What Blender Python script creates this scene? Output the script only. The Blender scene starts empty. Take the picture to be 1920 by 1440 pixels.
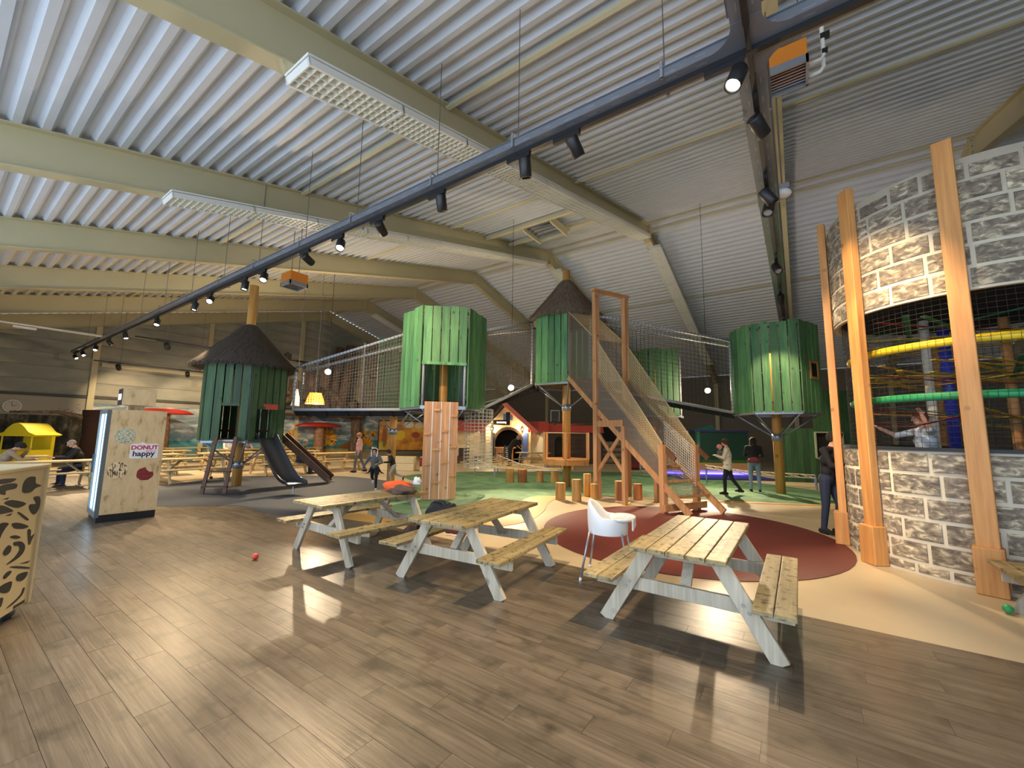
import bpy, bmesh, math, random
import numpy as np
from mathutils import Vector, Matrix, Quaternion, noise
PI = math.pi
rnd = random.Random(7)
scene = bpy.context.scene
COL = scene.collection

# ------------------------------------------------------------------ camera, world, exposure
def R(d): return math.radians(d)
EYE = Vector((0, 0, 1.72))
PITCH, ROLL, YAW, FPX = R(6.86), R(0.89), R(34.82), 770.0
def cam_axes():
    f0 = Vector((0, math.cos(PITCH), math.sin(PITCH))); r0 = Vector((1, 0, 0)); u0 = r0.cross(f0)
    c, s = math.cos(ROLL), math.sin(ROLL)
    r = c*r0 + s*u0; u = c*u0 - s*r0
    M = Matrix.Rotation(YAW, 3, 'Z')
    return M @ r, M @ u, M @ f0
CR, CU, CF = cam_axes()
cam_data = bpy.data.cameras.new('camera'); cam = bpy.data.objects.new('camera', cam_data); COL.objects.link(cam)
cam_data.sensor_width = 36.0; cam_data.lens = FPX/1920*36.0; cam_data.clip_end = 300
mw = Matrix((CR, CU, -CF)).transposed().to_4x4(); mw.translation = EYE
cam.matrix_world = mw
scene.camera = cam
scene.view_settings.view_transform = 'Standard'; scene.view_settings.look = 'None'
scene.view_settings.exposure = 0.5; scene.view_settings.gamma = 1.0; scene.view_settings.use_curve_mapping = False
world = bpy.data.worlds.new('world'); scene.world = world; world.use_nodes = True
wbg = world.node_tree.nodes['Background']; wbg.inputs[0].default_value = (0.66, 0.79, 0.97, 1); wbg.inputs[1].default_value = 2.6
scene.cycles.max_bounces = 6; scene.cycles.diffuse_bounces = 4; scene.cycles.glossy_bounces = 3
scene.cycles.sample_clamp_indirect = 4.0
scene.cycles.caustics_reflective = False; scene.cycles.caustics_refractive = False

# ------------------------------------------------------------------ materials
MATS = {}
def _new(name):
    m = bpy.data.materials.new(name); m.use_nodes = True
    nt = m.node_tree; b = nt.nodes['Principled BSDF']; MATS[name] = m
    return m, nt, b
def lin(c):
    return tuple(((x/12.92) if x <= 0.04045 else ((x+0.055)/1.055)**2.4) for x in c)
def srgb(r, g, b): return lin((r/255, g/255, b/255))
def plain(name, col, rough=0.6, metal=0.0, var=0.0, bump=0.0, bscale=40, spec=0.5):
    m, nt, b = _new(name); N, L = nt.nodes, nt.links
    b.inputs['Roughness'].default_value = rough; b.inputs['Metallic'].default_value = metal
    b.inputs['Specular IOR Level'].default_value = spec
    b.inputs['Base Color'].default_value = (*col, 1)
    if var or bump:
        tc = N.new('ShaderNodeTexCoord'); nz = N.new('ShaderNodeTexNoise'); nz.inputs['Scale'].default_value = bscale*0.1 if not bump else bscale
        nz.inputs['Detail'].default_value = 4
        L.new(tc.outputs['Object'], nz.inputs['Vector'])
        if var:
            cr = N.new('ShaderNodeMix'); cr.data_type = 'RGBA'
            cr.inputs[6].default_value = (*[c*(1-var) for c in col], 1); cr.inputs[7].default_value = (*[min(1, c*(1+var)) for c in col], 1)
            L.new(nz.outputs['Fac'], cr.inputs[0]); L.new(cr.outputs[2], b.inputs['Base Color'])
        if bump:
            bp = N.new('ShaderNodeBump'); bp.inputs['Strength'].default_value = bump; bp.inputs['Distance'].default_value = 0.01
            L.new(nz.outputs['Fac'], bp.inputs['Height']); L.new(bp.outputs['Normal'], b.inputs['Normal'])
    return m
def wood(name, light, dark, axis='Z', rough=0.6, fine=60, coarse=8, obvar=0.25, knots=0.0, stain=None):
    """grain stretched along one local axis, shifted and tinted per object"""
    m, nt, b = _new(name); N, L = nt.nodes, nt.links
    tc = N.new('ShaderNodeTexCoord'); oi = N.new('ShaderNodeObjectInfo')
    add = N.new('ShaderNodeVectorMath'); add.operation = 'ADD'
    mul = N.new('ShaderNodeMath'); mul.operation = 'MULTIPLY'; mul.inputs[1].default_value = 37.0
    L.new(oi.outputs['Random'], mul.inputs[0]); L.new(tc.outputs['Object'], add.inputs[0]); L.new(mul.outputs[0], add.inputs[1])
    def grain(sc, st):
        mp = N.new('ShaderNodeMapping'); s = [sc, sc, sc]; s['XYZ'.index(axis)] = sc*st
        mp.inputs['Scale'].default_value = s; L.new(add.outputs[0], mp.inputs['Vector'])
        nz = N.new('ShaderNodeTexNoise'); nz.inputs['Scale'].default_value = 1.0; nz.inputs['Detail'].default_value = 5; nz.inputs['Roughness'].default_value = 0.6
        L.new(mp.outputs[0], nz.inputs['Vector']); return nz
    g1 = grain(fine, 0.04); g2 = grain(coarse, 0.12)
    mx = N.new('ShaderNodeMath'); mx.operation = 'ADD'; L.new(g1.outputs['Fac'], mx.inputs[0]); L.new(g2.outputs['Fac'], mx.inputs[1])
    mr = N.new('ShaderNodeMapRange'); mr.inputs[1].default_value = 0.7; mr.inputs[2].default_value = 1.3; L.new(mx.outputs[0], mr.inputs[0])
    mixc = N.new('ShaderNodeMix'); mixc.data_type = 'RGBA'; mixc.inputs[6].default_value = (*dark, 1); mixc.inputs[7].default_value = (*light, 1)
    L.new(mr.outputs[0], mixc.inputs[0]); out = mixc.outputs[2]
    if knots:
        vo = N.new('ShaderNodeTexVoronoi'); vo.inputs['Scale'].default_value = knots; L.new(add.outputs[0], vo.inputs['Vector'])
        kr = N.new('ShaderNodeMapRange'); kr.inputs[1].default_value = 0.05; kr.inputs[2].default_value = 0.13; kr.inputs[3].default_value = 0.75; kr.inputs[4].default_value = 0.0
        L.new(vo.outputs['Distance'], kr.inputs[0])
        k2 = N.new('ShaderNodeMix'); k2.data_type = 'RGBA'; L.new(kr.outputs[0], k2.inputs[0]); L.new(out, k2.inputs[6]); k2.inputs[7].default_value = (*[d*0.35 for d in dark], 1)
        out = k2.outputs[2]
    if stain:
        nz = N.new('ShaderNodeTexNoise'); nz.inputs['Scale'].default_value = stain[1]; nz.inputs['Detail'].default_value = 6; L.new(add.outputs[0], nz.inputs['Vector'])
        kr = N.new('ShaderNodeMapRange'); kr.inputs[1].default_value = stain[2]; kr.inputs[2].default_value = stain[3]; L.new(nz.outputs['Fac'], kr.inputs[0])
        k2 = N.new('ShaderNodeMix'); k2.data_type = 'RGBA'; L.new(kr.outputs[0], k2.inputs[0]); L.new(out, k2.inputs[6]); k2.inputs[7].default_value = (*stain[0], 1)
        out = k2.outputs[2]
    hv = N.new('ShaderNodeHueSaturation'); vr = N.new('ShaderNodeMapRange'); vr.inputs[3].default_value = 1-obvar; vr.inputs[4].default_value = 1+obvar
    L.new(oi.outputs['Random'], vr.inputs[0]); L.new(vr.outputs[0], hv.inputs['Value']); L.new(out, hv.inputs['Color'])
    L.new(hv.outputs[0], b.inputs['Base Color'])
    bp = N.new('ShaderNodeBump'); bp.inputs['Strength'].default_value = 0.25; bp.inputs['Distance'].default_value = 0.004
    L.new(mx.outputs[0], bp.inputs['Height']); L.new(bp.outputs['Normal'], b.inputs['Normal'])
    b.inputs['Roughness'].default_value = rough
    return m
def emit(name, col, strength, base=None):
    m, nt, b = _new(name)
    b.inputs['Base Color'].default_value = (*(base or col), 1)
    b.inputs['Emission Color'].default_value = (*col, 1); b.inputs['Emission Strength'].default_value = strength
    return m
def ramp_noise(name, stops, scale=(1, 1, 1), nscale=3.0, detail=6, rough=0.7, coord='Object', rnd_obj=False, bump=0.0, dist=0.0, spec=0.5):
    m, nt, b = _new(name); N, L = nt.nodes, nt.links
    tc = N.new('ShaderNodeTexCoord'); mp = N.new('ShaderNodeMapping'); mp.inputs['Scale'].default_value = scale
    src = tc.outputs[coord]
    if rnd_obj:
        oi = N.new('ShaderNodeObjectInfo'); mu = N.new('ShaderNodeMath'); mu.operation = 'MULTIPLY'; mu.inputs[1].default_value = 53
        ad = N.new('ShaderNodeVectorMath'); L.new(oi.outputs['Random'], mu.inputs[0]); L.new(src, ad.inputs[0]); L.new(mu.outputs[0], ad.inputs[1]); src = ad.outputs[0]
    L.new(src, mp.inputs['Vector'])
    nz = N.new('ShaderNodeTexNoise'); nz.inputs['Scale'].default_value = nscale; nz.inputs['Detail'].default_value = detail; nz.inputs['Roughness'].default_value = 0.6; nz.inputs['Distortion'].default_value = dist
    L.new(mp.outputs[0], nz.inputs['Vector'])
    cr = N.new('ShaderNodeValToRGB'); el = cr.color_ramp.elements
    while len(el) < len(stops): el.new(0.5)
    for e, (p, c) in zip(el, stops): e.position = p; e.color = (*c, 1)
    L.new(nz.outputs['Fac'], cr.inputs[0])
    out = cr.outputs[0]
    if rnd_obj:
        hv = N.new('ShaderNodeHueSaturation'); vr = N.new('ShaderNodeMapRange'); vr.inputs[3].default_value = 0.8; vr.inputs[4].default_value = 1.2
        L.new(oi.outputs['Random'], vr.inputs[0]); L.new(vr.outputs[0], hv.inputs['Value']); L.new(out, hv.inputs['Color']); out = hv.outputs[0]
    L.new(out, b.inputs['Base Color']); b.inputs['Roughness'].default_value = rough; b.inputs['Specular IOR Level'].default_value = spec
    if bump:
        bp = N.new('ShaderNodeBump'); bp.inputs['Strength'].default_value = bump; bp.inputs['Distance'].default_value = 0.02
        L.new(nz.outputs['Fac'], bp.inputs['Height']); L.new(bp.outputs['Normal'], b.inputs['Normal'])
    return m

M = {}
M['plank'] = wood('vinyl plank', srgb(124, 111, 93), srgb(76, 66, 53), 'X', rough=0.34, fine=46, coarse=7, obvar=0.07, stain=(srgb(68, 60, 48), 5, 0.52, 0.75))
M['seam'] = plain('plank joint', srgb(70, 60, 48), 0.6)
M['beige'] = plain('beige vinyl', srgb(196, 180, 150), 0.36, var=0.06, bscale=30)
M['blue_rub'] = plain('blue grey rubber', srgb(48, 57, 70), 0.75, var=0.12, bscale=12)
M['green_turf'] = ramp_noise('green carpet', [(0.35, srgb(62, 100, 70)), (0.65, srgb(98, 138, 96))], nscale=2.2, rough=0.85, detail=8)
M['ochre'] = plain('ochre rubber', srgb(176, 136, 66), 0.6, var=0.08, bscale=20)
M['red_rub'] = plain('red rubber', srgb(98, 40, 36), 0.55, var=0.08, bscale=14)
M['sheet'] = plain('galvanised sheet', srgb(206, 212, 220), 0.5, 0.0, var=0.08, bscale=25)
M['sheet_back'] = plain('dark wall sheet', srgb(122, 116, 108), 0.6)
M['rafter'] = plain('cream steel', srgb(196, 188, 152), 0.5, var=0.05, bscale=20)
M['rail_cream'] = plain('cream strip', srgb(208, 202, 172), 0.5)
M['white_enamel'] = plain('white enamel', srgb(226, 228, 224), 0.35)
M['louvre'] = plain('white louvre', srgb(238, 238, 226), 0.3)
M['galv'] = plain('galvanised tray', srgb(122, 127, 136), 0.35, 0.35, var=0.15, bscale=60)
M['rod'] = plain('steel rod', srgb(120, 120, 120), 0.4, 0.6)
M['black'] = plain('black metal', srgb(28, 28, 30), 0.45)
M['blackp'] = plain('black plastic', srgb(34, 34, 36), 0.5)
M['lamp_on'] = emit('lit lens', (1.0, 0.86, 0.62), 60)
M['lamp_off'] = plain('lens', srgb(170, 168, 160), 0.2)
M['orange'] = plain('orange enamel', srgb(214, 128, 44), 0.4)
M['grey_metal'] = plain('grey metal', srgb(150, 156, 166), 0.35, 0.5)
M['white_pipe'] = plain('white pipe', srgb(222, 220, 210), 0.4)
M['post'] = wood('larch post', srgb(226, 168, 100), srgb(186, 122, 64), 'Z', rough=0.55, fine=26, coarse=5, obvar=0.06, knots=2.6)
M['frame_wood'] = wood('orange timber', srgb(208, 158, 110), srgb(164, 114, 72), 'Z', rough=0.55, fine=30, coarse=6, obvar=0.08, knots=2.2)
M['log'] = wood('peeled log', srgb(216, 168, 92), srgb(166, 114, 52), 'Z', rough=0.6, fine=18, coarse=5, obvar=0.12, knots=1.8)
M['log_end'] = ramp_noise('log end', [(0.3, srgb(196, 150, 84)), (0.7, srgb(226, 190, 128))], nscale=14)
M['bark_log'] = wood('brown log', srgb(176, 112, 54), srgb(112, 64, 28), 'Z', rough=0.65, fine=18, coarse=5, obvar=0.2, knots=2.0)
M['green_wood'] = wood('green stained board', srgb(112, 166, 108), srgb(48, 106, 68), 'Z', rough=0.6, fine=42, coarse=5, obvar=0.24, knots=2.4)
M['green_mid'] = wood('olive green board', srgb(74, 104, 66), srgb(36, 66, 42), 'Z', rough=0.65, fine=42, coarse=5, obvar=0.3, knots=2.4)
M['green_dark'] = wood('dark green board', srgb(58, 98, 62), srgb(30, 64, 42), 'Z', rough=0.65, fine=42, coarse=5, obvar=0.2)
M['picnic'] = wood('weathered pine', srgb(176, 158, 112), srgb(130, 112, 72), 'Y', rough=0.5, fine=26, coarse=6, obvar=0.1, knots=3.0, stain=(srgb(84, 70, 42), 16, 0.54, 0.66))
M['picnic_leg'] = wood('grey pine', srgb(206, 196, 174), srgb(160, 148, 124), 'Z', rough=0.6, fine=28, coarse=6, obvar=0.06, knots=2.4)
M['picnic_far'] = wood('pale pine', srgb(206, 186, 140), srgb(168, 146, 102), 'Y', rough=0.6, fine=26, coarse=6, obvar=0.1)
M['ramp_wood'] = wood('douglas board', srgb(222, 170, 118), srgb(172, 116, 72), 'Z', rough=0.5, fine=16, coarse=7, obvar=0.1, knots=3.0)
M['brown_wood'] = wood('brown ladder wood', srgb(112, 76, 48), srgb(74, 46, 28), 'Z', rough=0.6, obvar=0.1)
M['thatch'] = ramp_noise('thatch', [(0.3, srgb(58, 50, 42)), (0.7, srgb(124, 110, 94))], scale=(14, 14, 2), nscale=2.0, rough=0.95, bump=0.6)
M['straw'] = plain('straw', srgb(126, 112, 94), 0.9, var=0.3, bscale=60)
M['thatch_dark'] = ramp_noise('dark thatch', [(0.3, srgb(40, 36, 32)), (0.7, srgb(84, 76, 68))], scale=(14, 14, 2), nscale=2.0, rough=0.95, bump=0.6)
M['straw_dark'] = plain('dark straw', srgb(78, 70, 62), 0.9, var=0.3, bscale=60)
M['tube'] = plain('grey padded tube', srgb(168, 172, 180), 0.5)
M['tube_band'] = plain('dark band', srgb(60, 62, 66), 0.6)
M['net'] = plain('tan net cord', srgb(196, 172, 128), 0.8)
M['net_grey'] = plain('grey net cord', srgb(120, 108, 92), 0.85)
M['net_dark'] = plain('dark net cord', srgb(44, 42, 42), 0.85)
M['net_white'] = plain('pale net cord', srgb(208, 204, 190), 0.8)
M['slide'] = plain('grey slide plastic', srgb(62, 64, 70), 0.28)
M['mortar'] = plain('mortar', srgb(212, 202, 180), 0.85, var=0.12, bscale=60)
M['stone'] = ramp_noise('stone block', [(0.32, srgb(92, 82, 72)), (0.46, srgb(128, 117, 103)), (0.55, srgb(158, 146, 124)), (0.62, srgb(206, 194, 166)), (0.75, srgb(220, 208, 178))], scale=(1, 1, 2.0), nscale=8, detail=10, rough=0.85, rnd_obj=True, bump=0.35, dist=0.6, coord='Object')
M['fridge_wood'] = ramp_noise('knotty ply', [(0.30, srgb(176, 140, 92)), (0.42, srgb(214, 182, 134)), (0.75, srgb(228, 200, 152))], scale=(1, 1, 0.4), nscale=9, detail=3, rough=0.5)
M['fridge_grey'] = plain('fridge grey', srgb(108, 112, 112), 0.4, 0.3)
M['fridge_led'] = emit('led strip', (0.50, 0.78, 1.0), 2.2)
M['fridge_glass'] = plain('fridge glass', srgb(120, 150, 180), 0.08)
M['white'] = plain('white plastic', srgb(236, 236, 234), 0.35)
M['alu'] = plain('aluminium leg', srgb(170, 176, 184), 0.3, 0.6)
M['cream_ply'] = plain('cream ply', srgb(222, 208, 170), 0.5, var=0.05, bscale=30)
M['charcoal'] = plain('charcoal', srgb(40, 44, 48), 0.6)
M['yellow'] = plain('yellow plastic', srgb(238, 220, 44), 0.45)
M['plaster'] = ramp_noise('cafe plaster', [(0.3, srgb(176, 156, 118)), (0.6, srgb(226, 208, 164))], nscale=1.4, rough=0.85)
M['red_roof'] = plain('red roof', srgb(190, 76, 66), 0.6, var=0.1, bscale=30)
M['pink_roof'] = plain('rose barge board', srgb(206, 112, 100), 0.6)
M['dark_wood'] = wood('dark cafe wood', srgb(74, 52, 36), srgb(38, 26, 18), 'X', rough=0.6)
M['blue_paint'] = plain('blue shutter', srgb(66, 98, 164), 0.6)
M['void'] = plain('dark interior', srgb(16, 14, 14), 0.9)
M['wall_paint'] = ramp_noise('painted wall panel', [(0.3, srgb(112, 124, 122)), (0.5, srgb(148, 150, 140)), (0.7, srgb(176, 172, 156))], scale=(1, 0.35, 0.9), nscale=0.9, detail=5, rough=0.7, coord='Generated' if False else 'Object')
M['wall_plain'] = plain('plain wall', srgb(168, 164, 150), 0.8)
M['dark_rail'] = plain('dark rail', srgb(70, 70, 66), 0.6)
M['orange_cloth'] = plain('orange jacket cloth', srgb(226, 92, 34), 0.8, bump=0.5, bscale=14)
M['brown_cloth'] = plain('brown cloth', srgb(92, 74, 64), 0.85, bump=0.5, bscale=14)
M['black_cloth'] = plain('black cloth', srgb(26, 26, 30), 0.8, bump=0.4, bscale=14)
M['fur'] = plain('pale fur', srgb(206, 204, 206), 0.9, bump=0.8, bscale=50)
M['mesh_dark'] = plain('dark mesh', srgb(40, 36, 32), 0.9)
M['strap_y'] = plain('yellow webbing', srgb(198, 168, 40), 0.7)
M['strap_r'] = plain('red webbing', srgb(140, 38, 42), 0.7)
M['strap_g'] = plain('green webbing', srgb(38, 112, 70), 0.7)
M['tube_y'] = plain('yellow foam tube', srgb(240, 206, 40), 0.45)
M['tube_g'] = plain('green foam tube', srgb(44, 158, 96), 0.45)
M['tube_b'] = plain('blue foam tube', srgb(58, 70, 190), 0.35)
M['ball_r'] = plain('red ball', srgb(226, 84, 62), 0.4)
M['ball_g'] = plain('green ball', srgb(56, 158, 92), 0.4)
M['ball_y'] = plain('yellow ball', srgb(226, 206, 80), 0.4)
M['bolt'] = plain('steel bolt', srgb(190, 192, 194), 0.25, 0.9)

# ------------------------------------------------------------------ mesh helpers
def frame_from(d, up=(0, 0, 1)):
    d = Vector(d).normalized(); up = Vector(up)
    if abs(d.dot(up)) > 0.98: up = Vector((0, 1, 0)) if abs(d.y) < 0.9 else Vector((1, 0, 0))
    x = up.cross(d).normalized(); y = d.cross(x)
    return x, y, d
class MB:
    def __init__(s, off=(0, 0, 0)):
        s.v = []; s.f = []; s.mi = []; s.off = Vector(off); s.cur = 0
    def _add(s, vs, fs):
        b = len(s.v); s.v += [tuple(Vector(p) - s.off) for p in vs]
        s.f += [tuple(b+i for i in f) for f in fs]; s.mi += [s.cur]*len(fs); return s
    def box(s, lo, hi):
        x0, y0, z0 = lo; x1, y1, z1 = hi
        return s._add([(x0,y0,z0),(x1,y0,z0),(x1,y1,z0),(x0,y1,z0),(x0,y0,z1),(x1,y0,z1),(x1,y1,z1),(x0,y1,z1)],
                      [(0,3,2,1),(4,5,6,7),(0,1,5,4),(1,2,6,5),(2,3,7,6),(3,0,4,7)])
    def obox(s, c, ax, ay, az):
        """oriented box, centre and three half-axis vectors"""
        c = Vector(c); ax = Vector(ax); ay = Vector(ay); az = Vector(az)
        vs = [c+i*ax+j*ay+k*az for k in (-1, 1) for (i, j) in ((-1,-1),(1,-1),(1,1),(-1,1))]
        return s._add(vs, [(0,3,2,1),(4,5,6,7),(0,1,5,4),(1,2,6,5),(2,3,7,6),(3,0,4,7)])
    def bar(s, a, b, w, t, up=(0, 0, 1)):
        """rectangular bar from a to b, width w across, thickness t along up"""
        a = Vector(a); b = Vector(b); x, y, d = frame_from(b-a, up)
        return s.obox((a+b)/2, x*w/2, y*t/2, (b-a)/2)
    def tube(s, pts, r, n=8, cap=True, r2=None):
        pts = [Vector(p) for p in pts]; m = len(pts); vs = []; fs = []
        rr = r if isinstance(r, (list, tuple)) else [r + ((r2-r)*i/(m-1) if r2 is not None else 0) for i in range(m)]
        px = None
        for i, p in enumerate(pts):
            d = (pts[min(i+1, m-1)] - pts[max(i-1, 0)])
            if px is None: x, y, d = frame_from(d)
            else:
                d = d.normalized(); x = (px - d*px.dot(d)).normalized(); y = d.cross(x)
            px = x
            for k in range(n):
                a = 2*PI*k/n; vs.append(p + rr[i]*(math.cos(a)*x + math.sin(a)*y))
        for i in range(m-1):
            for k in range(n):
                k2 = (k+1) % n; fs.append((i*n+k, i*n+k2, (i+1)*n+k2, (i+1)*n+k))
        if cap: fs += [tuple(range(n-1, -1, -1)), tuple((m-1)*n+k for k in range(n))]
        return s._add(vs, fs)
    def prism(s, poly, z0, z1):
        """polygon (x, y) list extruded in z"""
        n = len(poly)
        a = sum(poly[i][0]*poly[(i+1) % n][1]-poly[(i+1) % n][0]*poly[i][1] for i in range(n))
        if a < 0: poly = poly[::-1]
        vs = [(x, y, z0) for x, y in poly] + [(x, y, z1) for x, y in poly]
        return s._add(vs, [tuple(range(n-1, -1, -1)), tuple(range(n, 2*n))] + [(i, (i+1) % n, n+(i+1) % n, n+i) for i in range(n)])
    def oprism(s, poly, o, ex, ey, ez):
        """polygon in the plane (o, ex, ey) extruded by vector ez"""
        o = Vector(o); ex = Vector(ex); ey = Vector(ey); ez = Vector(ez); n = len(poly)
        vs = [o+x*ex+y*ey for x, y in poly]; vs += [p+ez for p in vs]
        return s._add(vs, [tuple(range(n-1, -1, -1)), tuple(range(n, 2*n))] + [(i, (i+1) % n, n+(i+1) % n, n+i) for i in range(n)])
    def lathe(s, prof, c=(0, 0, 0), n=16, a0=0.0, a1=2*PI):
        c = Vector(c); full = abs(a1-a0-2*PI) < 1e-6; m = len(prof); k = n if full else n+1; vs = []; fs = []
        for r, z in prof:
            for i in range(k):
                a = a0+(a1-a0)*i/n; vs.append(c+Vector((r*math.cos(a), r*math.sin(a), z)))
        for j in range(m-1):
            for i in range(n):
                i2 = (i+1) % k; fs.append((j*k+i, j*k+i2, (j+1)*k+i2, (j+1)*k+i))
        return s._add(vs, fs)
    def ell(s, c, r, n=12, m=8, rot=None):
        c = Vector(c); vs = []; fs = []
        for j in range(m+1):
            t = PI*j/m
            for i in range(n):
                a = 2*PI*i/n; p = Vector((r[0]*math.sin(t)*math.cos(a), r[1]*math.sin(t)*math.sin(a), r[2]*math.cos(t)))
                vs.append(c + (rot @ p if rot else p))
        for j in range(m):
            for i in range(n):
                i2 = (i+1) % n; fs.append((j*n+i, (j+1)*n+i, (j+1)*n+i2, j*n+i2))
        return s._add(vs, fs)
    def mesh(s, name, mats, smooth=False):
        me = bpy.data.meshes.new(name); me.from_pydata(s.v, [], s.f)
        for m in (mats if isinstance(mats, (list, tuple)) else [mats]): me.materials.append(m)
        if len(set(s.mi)) > 1: me.polygons.foreach_set('material_index', s.mi)
        if smooth: me.polygons.foreach_set('use_smooth', [True]*len(me.polygons))
        me.update(); return me
    def build(s, name, mats, parent=None, smooth=False, bevel=0.0, loc=None):
        me = s.mesh(name, mats, smooth)
        return link(name, me, parent, loc if loc is not None else (tuple(s.off) if parent is None else (0, 0, 0)), bevel=bevel)
def link(name, me, parent=None, loc=(0, 0, 0), rotz=0.0, bevel=0.0):
    o = bpy.data.objects.new(name, me); COL.objects.link(o); o.location = loc; o.rotation_euler = (0, 0, rotz)
    if parent is not None: o.parent = parent
    if bevel:
        b = o.modifiers.new('edge', 'BEVEL'); b.width = bevel; b.segments = 2; b.limit_method = 'ANGLE'
    return o
def tag(o, label=None, cat=None, group=None, kind=None):
    if label: o['label'] = label
    if cat: o['category'] = cat
    if group: o['group'] = group
    if kind: o['kind'] = kind
    return o
def thing(name, label, cat, loc=(0, 0, 0), rotz=0.0, group=None):
    o = bpy.data.objects.new(name, None); COL.objects.link(o); o.location = loc; o.rotation_euler = (0, 0, rotz)
    o.empty_display_size = 0.1
    return tag(o, label, cat, group)
def struct(name, label=None, loc=(0, 0, 0)):
    o = bpy.data.objects.new(name, None); COL.objects.link(o); o.location = loc; o['kind'] = 'structure'
    if label: o['label'] = label
    return o
def copy_tree(o, parent=None):
    c = o.copy(); COL.objects.link(c); c.parent = parent
    for ch in list(o.children):
        d = ch.copy(); COL.objects.link(d); d.parent = c
        for g in list(ch.children):
            e = g.copy(); COL.objects.link(e); e.parent = d
    return c
def spotlight(name, loc, aim, watts, deg=60, blend=0.5, col=(1.0, 0.77, 0.50), size=0.05, parent=None):
    l = bpy.data.lights.new(name, 'SPOT'); l.energy = watts; l.spot_size = R(deg); l.spot_blend = blend; l.color = col; l.shadow_soft_size = size
    o = bpy.data.objects.new(name, l); COL.objects.link(o); o.location = loc
    o.rotation_euler = (Vector(aim)-Vector(loc)).to_track_quat('-Z', 'Y').to_euler()
    return o
def net(mb, p00, p10, p11, p01, cell, r=0.004, sag=0.0):
    """knotted net: straight strands across a four-cornered panel"""
    p00, p10, p11, p01 = map(Vector, (p00, p10, p11, p01))
    nu = max(2, round(((p10-p00).length+(p11-p01).length)/2/cell)); nv = max(2, round(((p01-p00).length+(p11-p10).length)/2/cell))
    for i in range(nu+1):
        t = i/nu; mb.tube([p00.lerp(p10, t), p01.lerp(p11, t)], r, 3, False)
    for j in range(nv+1):
        t = j/nv; mb.tube([p00.lerp(p01, t), p10.lerp(p11, t)], r, 3, False)
    return mb
def banded_tube(name, a, b, r, parent, off, every=0.12, mat='tube'):
    mb = MB(off); mb.tube([a, b], r, 10); t = mb.build(name, M[mat], parent, smooth=True)
    a = Vector(a); b = Vector(b); n = int((b-a).length/every); mb = MB(off)
    d = (b-a).normalized()
    for i in range(1, n):
        p = a+(b-a)*i/n; mb.tube([p-d*0.008, p+d*0.008], r*1.06, 8, False)
    tag(mb.build('cord_bands', M['tube_band'], t), kind='stuff')
    return t
def smooth_poly(pts, k=6):
    """closed Catmull-Rom outline"""
    out = []; n = len(pts)
    for i in range(n):
        p0, p1, p2, p3 = (Vector(pts[(i+j-1) % n]) for j in range(4))
        for q in range(k):
            t = q/k; out.append(tuple(0.5*((2*p1)+(p2-p0)*t+(2*p0-5*p1+4*p2-p3)*t*t+(3*p1-p0-3*p2+p3)*t**3)))
    return out
# ------------------------------------------------------------------ the hall: floor
YR, ZR, TS, EAVE = 18.5, 11.525, math.tan(R(14.84)), 37.0
X0, X1, YNEAR = -31.7, 10.47, -3.2
def roof_z(y): return ZR - abs(YR-y)*TS
FRAMES = [-31.55, -26.35, -21.09, -15.83, -10.56, -5.30, -0.05, 5.21, 10.42]
floor = struct('floor', 'beige vinyl floor under the whole play hall')
MB().box((X0-0.3, YNEAR, -0.12), (X1+0.3, EAVE+0.3, -0.002)).build('floor_slab', M['beige'], floor)
# laid planks, nearest ones single pieces
PW, PL = 0.182, 1.22
def on_blue(x, y): return -13.6 < x < -9.6 and y > 4.25 + (0.0 if x > -10.6 else -0.2)
slots = []
row = 0; y = -0.35
while y < 5.06-PW/2:
    offx = (row*0.43) % PL
    x = -21.0 + offx
    while x < 3.2:
        cx, cy = x+PL/2, y+PW/2
        if not on_blue(cx, cy): slots.append((cx, cy))
        x += PL
    y += PW; row += 1
def in_view(x, y, m=140):
    d = Vector((x, y, 0))-EYE; z = d.dot(CF)
    if z < 0.3: return False
    u, v = 960+FPX*d.dot(CR)/z, 720-FPX*d.dot(CU)/z
    return -m-200 < u < 1920+m+200 and v < 1440+m+120
slots.sort(key=lambda p: (not in_view(*p), p[0]**2+p[1]**2))
g = 0.0012
pm = MB().box((-PL/2+g, -PW/2+g, -0.004), (PL/2-g, PW/2-g, 0.004)).mesh('plank', M['plank'])
seam = MB().box((-21.2, -0.36, -0.002), (3.3, 5.05, 0.0012)).build('plank_underlay', M['seam'], floor)
for i, (cx, cy) in enumerate(slots[:300]): link('plank', pm, floor, (cx, cy, 0.0))
rest = MB()
for cx, cy in slots[300:]: rest.box((cx-PL/2+g, cy-PW/2+g, -0.004), (cx+PL/2-g, cy+PW/2-g, 0.004))
tag(rest.build('plank_field', M['plank'], floor), kind='stuff')
def patch(name, pts, z, mat, label, k=6):
    o = MB().prism(smooth_poly(pts, k) if k else pts, 0.0, z).build(name, M[mat]); tag(o, label, kind='structure'); return o
patch('floor_blue', [(-13.6, 2.7), (-15.4, 4.1), (-16.9, 6.4), (-16.3, 7.8), (-14.4, 9.4), (-11.9, 9.6), (-9.9, 9.3), (-8.7, 7.6), (-8.3, 5.6), (-8.66, 4.36), (-10.5, 4.3), (-11.64, 3.24)], 0.007, 'blue_rub', 'blue grey rubber safety floor under the thatched hut and slide')
patch('floor_ochre', [(-7.2, 10.6), (-5.7, 10.3), (-5.2, 9.1), (-4.75, 8.1), (-4.5, 7.0), (-4.9, 6.05), (-6.5, 5.15), (-8.5, 5.15), (-9.3, 7.0), (-9.0, 9.5)], 0.006, 'ochre', 'ochre rubber border curving round the end of the green floor')
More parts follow.
